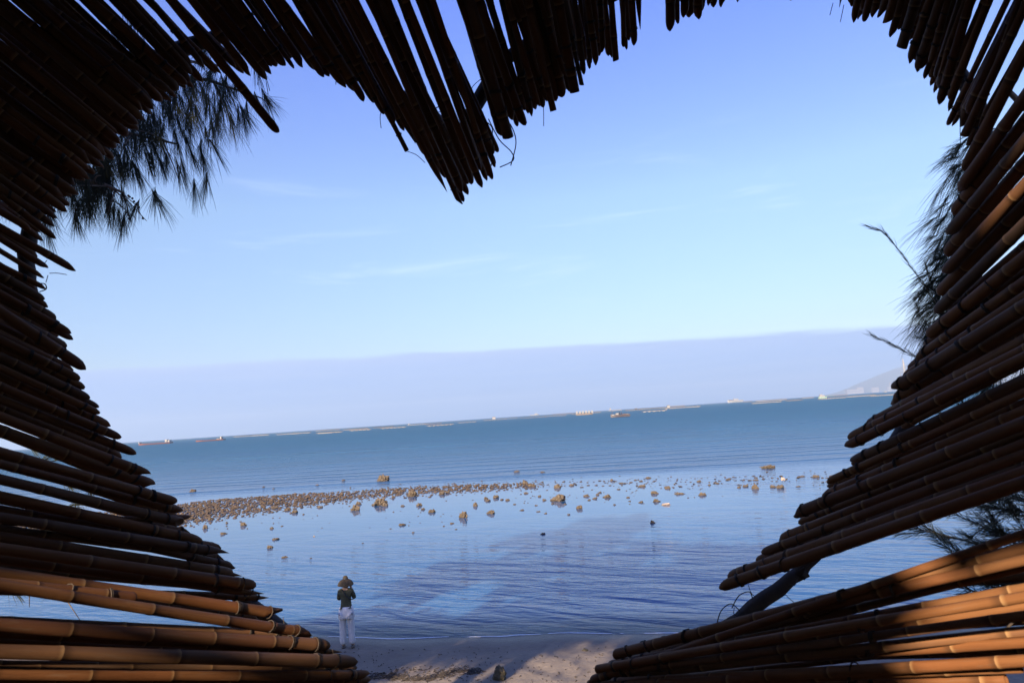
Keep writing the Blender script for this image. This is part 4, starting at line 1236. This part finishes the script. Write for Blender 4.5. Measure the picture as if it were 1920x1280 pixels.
NAMED = [
    (719, 896, 26, 15, BIG, 'big craggy brown rock standing alone in rippled water seaward of the rubble bar'),
    (1441, 874, 26, 10, BIG, 'broad low coral rock farthest out near the bamboo edge, waves breaking round it'),
    (711, 941, 29, 15, BIG, 'largest two-humped rock at the edge of the calm pool under the lone craggy rock'),
    (1048, 932, 29, 17, BIG, 'largest brown lump in the middle of the scattered reef rocks'),
    (868, 965, 18, 14, BIG, 'pointed brown rock in the calm water below the thin end of the rubble bar'),
    (920, 959, 17, 10, BIG, 'rounded dark rock standing just beside the pointed brown rock'),
    (773, 925, 20, 14, BIG, 'upright brown rock at the near edge of the rubble bar where it narrows'),
    (666, 952, 18, 12, BIG, 'brown rock with a smaller one behind it, just inside the calm pool'),
    (1223, 977, 12, 9, MIDR, 'lone rock with a pale top in the rippled water, nearest of the reef rocks'),
    (1018, 999, 13, 5, MIDR, 'flat pale rock barely awash, farthest in among the ripples'),
    (1249, 944, 21, 6, PALE, 'pinkish pale slab lying flat at the near edge of the scattered rocks'),
    (1317, 925, 18, 9, MIDR, 'dark topped rock with a low tail at the right end of the scattered rocks'),
    (1416, 912, 16, 11, MIDR, 'round brown boulder in the shallows between two smaller stones near the bamboo'),
    (1463, 911, 17, 10, MIDR, 'brown rock capped with a white lump nearest the right bamboo tips'),
    (1086, 950, 14, 10, MIDR, 'squat rock with a flat shoulder below the largest brown lump'),
    (892, 945, 12, 9, MIDR, 'small cube-like rock in the mirror calm strip under the rubble bar'),
    (457, 981, 13, 11, MIDR, 'upright round rock in the calm pool closest to the thick end of the rubble'),
    (384, 987, 13, 10, MIDR, 'dark round rock in the calm pool beside the left bamboo tips'),
    (506, 1024, 14, 8, MIDR, 'dark rock with a low fin lying below a flatter one in the pool'),
    (517, 1009, 16, 6, MIDR, 'flat brown rock awash directly above the dark rock with a fin'),
    (534, 1043, 14, 5, MIDR, 'flat brown rock nearest to the person among the pool rocks'),
    (418, 999, 16, 6, MIDR, 'flat tan rock awash in the pool beyond the left bamboo tips'),
    (754, 982, 16, 6, MIDR, 'notched low rock alone in the middle of the calm pool'),
    (394, 972, 11, 9, MIDR, 'brown rock in the pool just below the thick end of the rubble bar'),
    (553, 958, 13, 9, MIDR, 'dark rock with two small companions below the rubble bar'),
    (361, 919, 13, 7, MIDR, 'low rock out in the rippled water beyond the thick end of the rubble bar'),
    (998, 909, 16, 8, MIDR, 'brown rock in the thin end of the rubble bar beside a taller knob'),
    (984, 903, 13, 10, MIDR, 'taller knob of rock where the rubble bar gives out'),
    (1046, 911, 18, 9, MIDR, 'lumpy rock on the swash line just right of where the rubble bar ends'),
    (1139, 929, 18, 9, MIDR, 'brown rock with a dark foot midway along the scattered rocks'),
    (1228, 922, 16, 9, MIDR, 'knobbly rock topping a cluster on the right half of the scattered rocks'),
    (1230, 937, 17, 9, MIDR, 'rock at the foot of the knobbly rock cluster'),
    (589, 1004, 5, 4, PALE, 'tiny white stone shining in the calm water of the pool'),
]
for u, v, w_, h_, pool, lab in NAMED:
    put_rock(u, v, w_, h_, pool, lab)
o = put_rock(1469, 906, 9, 6, PALE, 'white lump of coral sitting on the brown rock nearest the right bamboo tips')
o.location.z = 0.30
OTHERS = [(644, 899, 8, 5), (595, 908, 9, 4), (494, 912, 6, 4), (513, 915, 7, 3), (425, 979, 7, 5), (425, 985, 6, 3), (510, 989, 10, 5), (529, 985, 9, 3), (516, 950, 16, 7), (538, 955, 14, 6), (545, 960, 5, 5), (600, 949, 14, 6), (569, 963, 6, 4), (672, 942, 13, 9), (643, 942, 4, 4),
          (722, 945, 12, 9), (737, 930, 8, 9), (755, 947, 10, 5), (786, 945, 14, 8), (793, 953, 10, 6), (810, 957, 16, 9), (733, 990, 9, 3), (775, 997, 9, 4), (680, 1017, 6, 3), (583, 1045, 8, 3), (829, 923, 13, 10), (839, 922, 10, 7), (911, 933, 10, 7), (915, 937, 12, 6), (930, 930, 13, 9),
          (941, 935, 9, 5), (952, 936, 10, 5), (1072, 908, 12, 6), (1034, 936, 8, 6), (1020, 936, 10, 5), (1099, 928, 13, 6), (1066, 963, 9, 5), (1023, 961, 9, 4), (1010, 958, 10, 3), (979, 955, 11, 4), (1204, 910, 18, 6), (1036, 943, 9, 4), (1147, 899, 8, 6), (1215, 895, 15, 4), (1251, 912, 14, 5),
          (1178, 931, 9, 5), (1202, 940, 12, 5), (969, 883, 14, 4), (1017, 884, 11, 3), (847, 980, 11, 4), (1311, 901, 11, 6), (1398, 910, 13, 6), (1386, 912, 9, 6), (1449, 911, 14, 7), (1417, 899, 13, 4), (1530, 892, 16, 7), (1504, 892, 17, 4), (1497, 911, 12, 4), (1274, 924, 24, 5), (1252, 914, 14, 5),
          (1005, 946, 9, 4), (1152, 945, 7, 4), (1120, 926, 9, 5), (1125, 922, 10, 4), (1116, 933, 12, 5), (855, 991, 8, 3), (832, 985, 6, 3), (1160, 916, 9, 4), (1183, 903, 8, 4), (1290, 932, 6, 3), (1060, 944, 8, 4), (987, 923, 10, 5), (965, 944, 8, 4), (1012, 929, 9, 5), (1165, 905, 10, 4),
          (1330, 908, 9, 4), (1365, 898, 12, 4), (1345, 905, 10, 4), (1180, 938, 8, 4), (1105, 936, 9, 4)]
def reef_zone(u):
    return ('near the thick end of the rubble bar' if u < 620 else 'below the narrowing rubble bar' if u < 860 else 'around the largest brown lump' if u < 1130 else
            'right of the largest brown lump' if u < 1330 else 'nearest the right bamboo tips')


for u, v, w_, h_ in OTHERS:
    sz = 'brown rock' if w_ > 11 else 'small brown rock' if w_ > 8 else 'very small brown rock'
    sh = 'flat' if h_ < w_ * .42 else 'upright'
    put_rock(u, v, w_, h_, MIDR if w_ > 9 else SMALL, '%s %s in shallow water %s' % (sh, sz, reef_zone(u)), '%s %ss %s' % (sh, sz, reef_zone(u)))
for _ in range(125):
    t = rr.random()
    if t < .5:
        u = rr.gauss(1080, 130); v = 928 + rr.gauss(0, 10) - (u - 1080) * .03
    elif t < .8:
        u = rr.uniform(350, 900); v = 968 - (u - 350) * .045 + abs(rr.gauss(0, 16)) + 6
    else:
        u = rr.uniform(1150, 1540); v = 912 + rr.gauss(0, 9)
    if v < 878 or v > 1060 or u < 345:
        continue
    put_rock(u, v, rr.uniform(3, 6), rr.uniform(1.6, 3.2), SMALL, 'little dark stone just breaking the surface ' + reef_zone(u), 'little stones ' + reef_zone(u), 'reef_stone')

# the rubble bar: thousands of loose stones nobody could count
BAR = [(-260, 1012, 46), (0, 993, 46), (290, 972, 46), (340, 963, 46), (420, 951, 40), (500, 943, 33), (580, 935, 26), (650, 929, 20), (730, 922, 15), (800, 918, 15), (880, 914, 14), (950, 911, 11), (1020, 908, 7), (1100, 906, 8), (1200, 904, 10), (1300, 902, 9), (1430, 897, 9), (1560, 893, 8)]
mb = MB()
ico = bmesh.new()
bmesh.ops.create_icosphere(ico, subdivisions=1, radius=1.0)
IV = [v.co.copy() for v in ico.verts]
IF = [tuple(v.index for v in f.verts) for f in ico.faces]
ico.free()
rb = random.Random(8)
seg_w = [(BAR[i + 1][0] - BAR[i][0]) * (BAR[i][2] + BAR[i + 1][2]) * (1.0 if BAR[i][0] < 1000 else 0.22) for i in range(len(BAR) - 1)]
for _ in range(11500):
    i = rb.choices(range(len(seg_w)), seg_w)[0]
    t = rb.random()
    u = BAR[i][0] + (BAR[i + 1][0] - BAR[i][0]) * t
    wv_ = BAR[i][2] + (BAR[i + 1][2] - BAR[i][2]) * t
    vc = BAR[i][1] + (BAR[i + 1][1] - BAR[i][1]) * t
    e = rb.uniform(-1, 1)
    if e > .45 and rb.random() < .5:
        e *= rb.uniform(1, 1.7)
    if t * 0 + u > 640 and rb.random() < .45:
        e *= rb.uniform(1, 2.2)
    g = G(u, vc + e * wv_ * (.42 if u < 1000 else .7))
    s = rb.choice((.03, .04, .05, .06, .07, .085, .12)) * rb.uniform(.8, 1.2)
    hump = (0.03 if u < 1000 else 0.0) * max(0, 1 - e * e)
    rot = Matrix.Rotation(rb.uniform(0, 6.28), 3, 'Z') @ Matrix.Rotation(rb.uniform(-.6, .6), 3, 'X')
    sc = Vector((s * rb.uniform(.8, 1.4), s, s * (rb.uniform(.35, .65) if u < 1000 else rb.uniform(.22, .40))))
    vs_ = []
    for q in IV:
        w_ = rot @ Vector((q.x * sc.x, q.y * sc.y, q.z * sc.z)) * rb.uniform(.82, 1.15)
        vs_.append((g.x + w_.x, g.y + w_.y, max(w_.z + hump + s * .1, -.15)))
    mb.add(vs_, IF)
o = mb.build('rubble', RUBBLE, None, False)
o['kind'] = 'stuff'
o['label'] = 'bar of loose brown rubble between the calm pool and the open sea'

# ------------------------------------------------------------------ things on the beach
def on_beach(u, v):
    g = G(u, v, .2)
    for _ in range(6):
        g = G(u, v, ground_h(g.x, g.y))
    return Vector((g.x, g.y, ground_h(g.x, g.y)))


q = on_beach(938, 1272)
me = rock_mesh(901, 4, .30)
me.materials.append(ROCK_DARK)
o = link('beach_boulder', me)
o.location = (q.x, q.y, q.z + .06)
o.scale = (.142, .14, .19)
o.rotation_euler = (0.1, 0, 1.1)
tag(o, 'dark mossy boulder standing alone on the sand at the bottom edge of the beach', 'boulder')
q = on_beach(1096, 1219)
me = rock_mesh(902, 3, .3)
me.materials.append(ROCK_DARK)
o = link('beach_stone', me)
o.location = (q.x, q.y, q.z)
o.scale = (.075, .06, .045)
tag(o, 'small dark flat stone on the bright strip of sand', 'stone')

WEED = simple('dry_weed', (0.030, 0.022, 0.016), 0.9, 0.4, 20)
mb = MB()
rw = random.Random(31)
def litter(u, v, s):
    q_ = on_beach(u, v)
    a = rw.uniform(0, 6.28)
    d = Vector((math.cos(a), math.sin(a), rw.uniform(-.05, .25)))
    l = s * rw.uniform(.5, 1.6)
    mb.tube([q_ + Vector((0, 0, .006)), q_ + d * l * .5 + Vector((0, 0, .014)), q_ + d * l], [.008, .007, .003], 4)
for _ in range(420):
    t = rw.random()
    litter(670 + t * 230 + rw.gauss(0, 5), 1274 - t * 12 + rw.gauss(0, 3.2) - 5 * math.sin(t * 9), .10)
for _ in range(230):
    litter(rw.uniform(640, 1140), 1208 + 70 * rw.random() ** .7, rw.choice((.02, .03, .045)))
for _ in range(60):
    litter(rw.uniform(730, 860), 1258 + rw.gauss(0, 3), .06)
o = mb.build('beach_litter', WEED, None, False)
o['kind'] = 'stuff'
o['label'] = 'dark weed and twig litter strewn along the shaded beach'

# ------------------------------------------------------------------ rafts and boats out on the water
TIMBER = simple('pale_timber', (0.21, 0.165, 0.13), 0.8, 0.25, .6)
TIMBER_D = simple('dark_timber', (0.10, 0.065, 0.045), 0.8, 0.3, .6)
DRUM = simple('white_float', (0.25, 0.24, 0.22), 0.5, 0.15, .5)
DRUM_B = simple('grey_float', (0.14, 0.135, 0.13), 0.6, 0.2, .5)
HULLW = simple('white_hull', (0.22, 0.215, 0.20), 0.45, 0.06, .3)
HULLR = simple('rust_hull', (0.15, 0.05, 0.035), 0.6, 0.25, .3)
HULLD = simple('dark_hull', (0.06, 0.05, 0.055), 0.5, 0.25, .3)
HULLG = simple('green_hull', (0.22, 0.34, 0.26), 0.5, 0.1, .3)
CABW = simple('white_cabin', (0.23, 0.225, 0.215), 0.5, 0.06, .3)
ORANGE = simple('orange_net', (0.13, 0.065, 0.04), 0.8, 0.3, .8)
GREENN = simple('green_net', (0.09, 0.18, 0.10), 0.8, 0.3, .8)
PERSD = simple('dark_figure', (0.03, 0.03, 0.035), 0.8, 0.2, 3)


def raft(u0, u1, v, label, dep=None, mt=TIMBER, fl=DRUM, hut=None, bent=0.0):
    """A mussel raft seen edge-on: a lattice of poles riding on floats."""
    uc = (u0 + u1) / 2
    g = G(uc, v)
    d = (g - CAM).dot(FWD)
    v = max(v, 779.7 - (uc - 960) * 0.0668 + 3.2)
    g = G(uc, v)
    d = (g - CAM).dot(FWD)
    w_ = (u1 - u0) * d / FPX
    dep = dep or w_ * .5
    up = max(0.8, 2.0 * d / FPX / 1.15)                             # a raft rides some metres high with its rails and stacked gear
    t = thing('raft', label, 'raft', (g.x, g.y, 0), 'rafts moored in a line below the horizon', math.atan2(RIGHT.y, RIGHT.x) + bent)
    fr = MB()
    k1, k2 = max(3, int(dep / 3)), max(6, int(w_ / 2.4))
    for i in range(k1):
        fr.box((0, dep * (i / (k1 - 1) - .5), .75), (w_, .45, .30))
    for i in range(k2):
        fr.box((w_ * (i / (k2 - 1) - .5), 0, 1.02 * up), (.4, dep * 1.02, .24 * up))
    o_ = fr.build('lattice', mt, t, False)
    f = MB()
    for i in range(k1):
        for j in range(k2 // 2):
            f.lathe([(.001, .9 * up), (.42, .7 * up), (.6, .25 * up), (.42, -.2)], 7, (w_ * ((j + .5) / (k2 // 2) - .5), dep * (i / (k1 - 1) - .5), -.15))
    o_ = f.build('float', fl, t)
    o_['kind'] = 'stuff'
    if hut:
        hx, hw, hh, hm = hut
        MB().box((hx * w_, 0, 1.1 * up + hh * .5), (hw, hw * .8, hh)).build('hut', hm, t, False)
        MB().box((hx * w_, 0, 1.1 * up + .12 + hh), (hw * 1.25, hw, .22)).build('hut_roof', TIMBER_D if hm is CABW else CABW, t, False)
    return t


raft(440, 470, 818.5, 'short pale raft nearest the two red barges', None, TIMBER_D, DRUM)
raft(473, 503, 816.5, 'short raft just right of the pale raft nearest the red barges')
raft(520, 560, 814, 'long thin raft at the left of the pale group above the lone pool rocks', 9)
raft(548, 581, 812.5, 'pale raft overlapping the long thin raft in front of it', 16)
raft(594, 637, 807, 'far layer of the stacked pale rafts', 20, TIMBER, DRUM_B)
raft(598, 639, 811.5, 'near layer of the stacked pale rafts', 22, TIMBER)
raft(645, 690, 805, 'far raft right of the stacked pale rafts', 16, TIMBER, DRUM_B)
raft(657, 695, 806.6, 'near raft right of the stacked pale rafts', 12, TIMBER)
raft(700, 738, 801.5, 'raft with greyish floats between the stacked rafts and the reddish one', 14, TIMBER_D, DRUM_B)
raft(715, 760, 802.5, 'pale edged raft left of the reddish raft', 12)
raft(764, 800, 796.5, 'thin pale raft with a small white box at its left end', 10, TIMBER, DRUM, (-.42, 2.6, 1.9, CABW))
raft(796, 828, 795, 'reddish raft piled with brown nets', 14, ORANGE, DRUM_B)
raft(802, 850, 797.6, 'pale raft in front of the reddish one', 12, TIMBER, DRUM)
raft(859, 893, 792.3, 'lone short dark edged raft between the reddish raft and the raft with a hut', 9, TIMBER, DRUM_B)
raft(907, 950, 787.3, 'raft carrying a small white hut with a dark roof', 14, TIMBER, DRUM_B, (-.05, 6.0, 4.2, CABW))
raft(948, 971, 785.0, 'short raft touching the raft with the hut', 8, TIMBER_D, DRUM)
raft(975, 1026, 783.2, 'long dark sided raft right of the hut raft', 10, TIMBER_D, DRUM_B)
raft(1020, 1062, 780.2, 'raft in line behind the long dark sided one', 12, TIMBER_D, DRUM)
raft(1036, 1072, 776.6, 'faint pinkish raft close under the horizon', 20, ORANGE, DRUM_B)
raft(1072, 1126, 775.0, 'wide brown raft just behind the white slatted barge', 24, TIMBER_D, DRUM_B)
raft(1141, 1166, 769.6, 'small raft with a white tent behind the fishing boat', 14, TIMBER, DRUM, (-.36, 5.0, 7.0, CABW))
raft(1173, 1201, 769.5, 'dark raft heaped with gear right of the fishing boat', 16, TIMBER_D, DRUM_B, (.2, 6.0, 2.2, HULLD))
raft(1198, 1250, 766.5, 'broad raft group behind the bright thin raft', 26, TIMBER_D, DRUM_B)
raft(1204, 1249, 771.4, 'bright thin raft right of the fishing boat', 8, TIMBER)
raft(1247, 1312, 764.6, 'long bright raft with a white box standing near its left part', 12, TIMBER, DRUM, (-.40, 4.4, 4.4, CABW))
raft(1252, 1284, 762.0, 'brown raft behind the long bright one', 18, ORANGE, DRUM_B)
raft(1394, 1410, 753.7, 'tiny dark raft right of the white motor boat', 10, TIMBER_D, DRUM_B)
raft(1418, 1474, 751.2, 'white edged raft behind the raft with pale floats', 16, TIMBER, DRUM)
raft(1411, 1464, 755.2, 'raft with pale floats between the white motor boat and the green barge', 10, TIMBER)
raft(1476, 1502, 751.0, 'faint brown raft beyond the raft with pale floats', 16, TIMBER_D, DRUM_B)
raft(1505, 1525, 746.6, 'thin pale raft left of the green barge', 10, TIMBER)
raft(1549, 1568, 741.3, 'raft heaped with green nets beside the green barge', 14, GREENN, DRUM_B)
raft(1562, 1588, 741.0, 'raft heaped with orange nets right of the green barge', 16, ORANGE, DRUM_B)
raft(1536, 1584, 747.4, 'pale raft in front of the green barge', 10, TIMBER, DRUM)
raft(1588, 1640, 743.0, 'long pale raft running toward the bamboo edge', 8, TIMBER)
raft(1634, 1685, 741.6, 'pale raft half hidden by the bamboo edge', 10, TIMBER)


def hull(mb, L_, B_, H_, bow=0.35, sheer=0.5):
    """A boat hull along x, bow at +x, keel at z=-0.3."""
    st = 9
    rows_ = []
    for i in range(st):
        t = i / (st - 1)
        x = L_ * (t - .5)
        wf_ = 1.0 if t < 1 - bow else max(.04, math.cos((t - 1 + bow) / bow * math.pi / 2))
        top = H_ * (1 + sheer * max(0, (t - .55) / .45) ** 2 + .12 * (1 - t) ** 2)
        rows_.append([(x, -B_ / 2 * wf_, top), (x, -B_ * .42 * wf_, .1), (x, 0, -.5), (x, B_ * .42 * wf_, .1), (x, B_ / 2 * wf_, top)])
    b = len(mb.v)
    for r_ in rows_:
        mb.v.extend(r_)
    for i in range(st - 1):
        for j in range(4):
            mb.f.append((b + i * 5 + j, b + i * 5 + j + 1, b + (i + 1) * 5 + j + 1, b + (i + 1) * 5 + j))
        mb.f.append((b + i * 5, b + (i + 1) * 5, b + (i + 1) * 5 + 4, b + i * 5 + 4))
    mb.f.append(tuple(b + j for j in range(5)))
    mb.f.append(tuple(b + (st - 1) * 5 + j for j in reversed(range(5))))
    return mb


def boat(name, u0, u1, v, label, hm, cab, flip=False, hfac=.12, group=None, extra=None):
    uc = (u0 + u1) / 2
    g = G(uc, v)
    d = (g - CAM).dot(FWD)
    L_ = (u1 - u0) * d / FPX
    t = thing(name, label, 'boat', (g.x, g.y, 0), group, (math.pi if flip else 0) + .06)
    hull(MB(), L_, L_ * .26, L_ * hfac).build('hull', hm, t, False)
    for (cx, cw, ch, cz, cm, nm) in cab:                            # fractions of the length
        MB().box((cx * L_, 0, (cz + ch / 2) * L_), (cw * L_, L_ * .17, ch * L_)).build(nm, cm, t, False)
    if extra:
        extra(t, L_)
    return t


def mast(x, h, r=.006):
    def f(t, L_):
        MB().tube([Vector((x * L_, 0, .08 * L_)), Vector((x * L_, 0, h * L_))], [r * L_, r * .6 * L_], 6).build('mast', CABW, t)
    return f


boat('cargo_barge', 261, 321, 832.5, 'long low red barge with a white wheelhouse at its right end, leftmost on the sea', HULLR, [(-.36, .06, .075, .05, CABW, 'wheelhouse'), (-.44, .05, .05, .05, CABW, 'cabin'), (.46, .03, .035, .06, CABW, 'bow_block')], True, .035, 'red barges')
boat('cargo_barge', 368, 420, 826.3, 'long low red barge second from the left, one white block at its stern', HULLR, [(-.40, .05, .09, .04, CABW, 'wheelhouse'), (-.30, .10, .025, .04, TIMBER, 'deck_house')], True, .035, 'red barges')


def fishing_gear(t, L_):
    for x in (-.08, .02):
        fig = MB()
        fig.tube([Vector((x * L_, -.05 * L_, .09 * L_)), Vector((x * L_, -.05 * L_, .20 * L_)), Vector((x * L_, -.05 * L_, .26 * L_))], [.025 * L_, .034 * L_, .012 * L_], 7)
        fig.lathe([(.001, .045), (.03, .02), (.03, -.02), (.001, -.045)], 8, (x * L_, -.05 * L_, .285 * L_))
        fig.v = [tuple(p) for p in fig.v]
        fig.build('dark_bundle', PERSD, t)
    MB().tube([Vector((.36 * L_, 0, .1 * L_)), Vector((.42 * L_, 0, .34 * L_))], .006 * L_, 6).build('mast', TIMBER_D, t)


boat('fishing_boat', 1145, 1181, 781.5, 'white bowed fishing boat with dark gear amidships, nearest boat on the open water', HULLD, [(.16, .14, .11, .10, CABW, 'wheelhouse'), (.36, .16, .05, .10, CABW, 'bow_deck'), (-.22, .18, .05, .10, ORANGE, 'net_heap'), (-.38, .10, .05, .1, TIMBER, 'stern_box')], True, .12, None, fishing_gear)


def slats(t, L_):
    for i in range(6):
        MB().box(((i / 5 - .5) * .9 * L_, -.06 * L_, .15 * L_), (.10 * L_, .03 * L_, .18 * L_)).build('white_panel', CABW, t, False)


boat('work_barge', 1080, 1112, 777.6, 'white slatted work barge left of the fishing boat', TIMBER, [(0, .9, .03, .07, TIMBER_D, 'deck')], False, .07, None, slats)
boat('motor_boat', 994, 1011, 778.8, 'tiny white boat between the hut raft and the slatted barge', HULLW, [(.15, .35, .14, .09, CABW, 'cabin')], False, .10, 'small white boats', mast(.2, .42))
boat('motor_boat', 1364, 1393, 754.0, 'white motor boat with a grey stern right of the long bright raft', HULLW, [(-.05, .30, .12, .11, CABW, 'cabin'), (.30, .22, .06, .12, TIMBER_D, 'deck_gear')], True, .12, 'small white boats', mast(.05, .36))
boat('work_barge', 1535, 1551, 746.5, 'pale green barge with a white house in front of the hill', HULLG, [(-.1, .62, .22, .14, CABW, 'deck_house'), (-.2, .3, .12, .36, CABW, 'wheelhouse')], False, .15, None)
boat('small_ship', 1616, 1625, 735.2, 'small distant ship with a red hull in front of the pale buildings', HULLR, [(-.2, .3, .34, .16, CABW, 'deck_house')], False, .2, None, mast(.1, .6, .012))
boat('motor_boat', 1657, 1664, 735.4, 'speck of a white boat between the small ship and the bamboo edge', HULLW, [(0, .4, .25, .12, CABW, 'cabin')], False, .14, 'small white boats')

# the sailing yacht whose mast stands above the bamboo tips
g = G(1701, 757)
d = (g - CAM).dot(FWD)
yt = thing('sailing_yacht', 'white yacht mast standing against the hill beside the bamboo tips', 'yacht', (g.x, g.y, 0), None, .5)
hull(MB(), 13, 3.4, 1.3).build('hull', HULLW, yt, False)
MB().box((-.8, 0, 1.75), (4.6, 2.2, .8)).build('cabin', CABW, yt, False)
mh = 85 * d / FPX
MB().tube([Vector((.8, 0, 1.2)), Vector((.8, 0, mh))], [.20, .13], 8).build('mast', CABW, yt)
MB().tube([Vector((.7, 0, 2.9)), Vector((-5.0, 0, 2.7))], [.12, .09], 6).build('boom', CABW, yt)
for zz in (.42, .70):
    MB().tube([Vector((.8, -1.3, mh * zz)), Vector((.8, 1.3, mh * zz))], .06, 5).build('spreader', CABW, yt)
for e in ((6.3, 0, 1.6), (-6.3, 0, 1.3), (.8, 1.6, 1.3), (.8, -1.6, 1.3)):
    MB().tube([Vector((.8, 0, mh * .99)), Vector(e)], .035, 4).build('stay', CABW, yt)

# ------------------------------------------------------------------ the air: one even volume that fades the far hill
hz, k = material('haze_air')
vol = k.n('ShaderNodeVolumePrincipled', {'Color': (0.62, 0.80, 1.0, 1), 'Density': 0.00013, 'Anisotropy': 0.15})
k.link(vol.outputs[0], k.n('ShaderNodeOutputMaterial').inputs['Volume'])
hzb = MB().box((0, 5600, 169.5), (22600, 11400, 343))
o = hzb.build('haze', hz, None, False)
o['kind'] = 'stuff'
o['label'] = 'thin sea haze that fades the far hill'
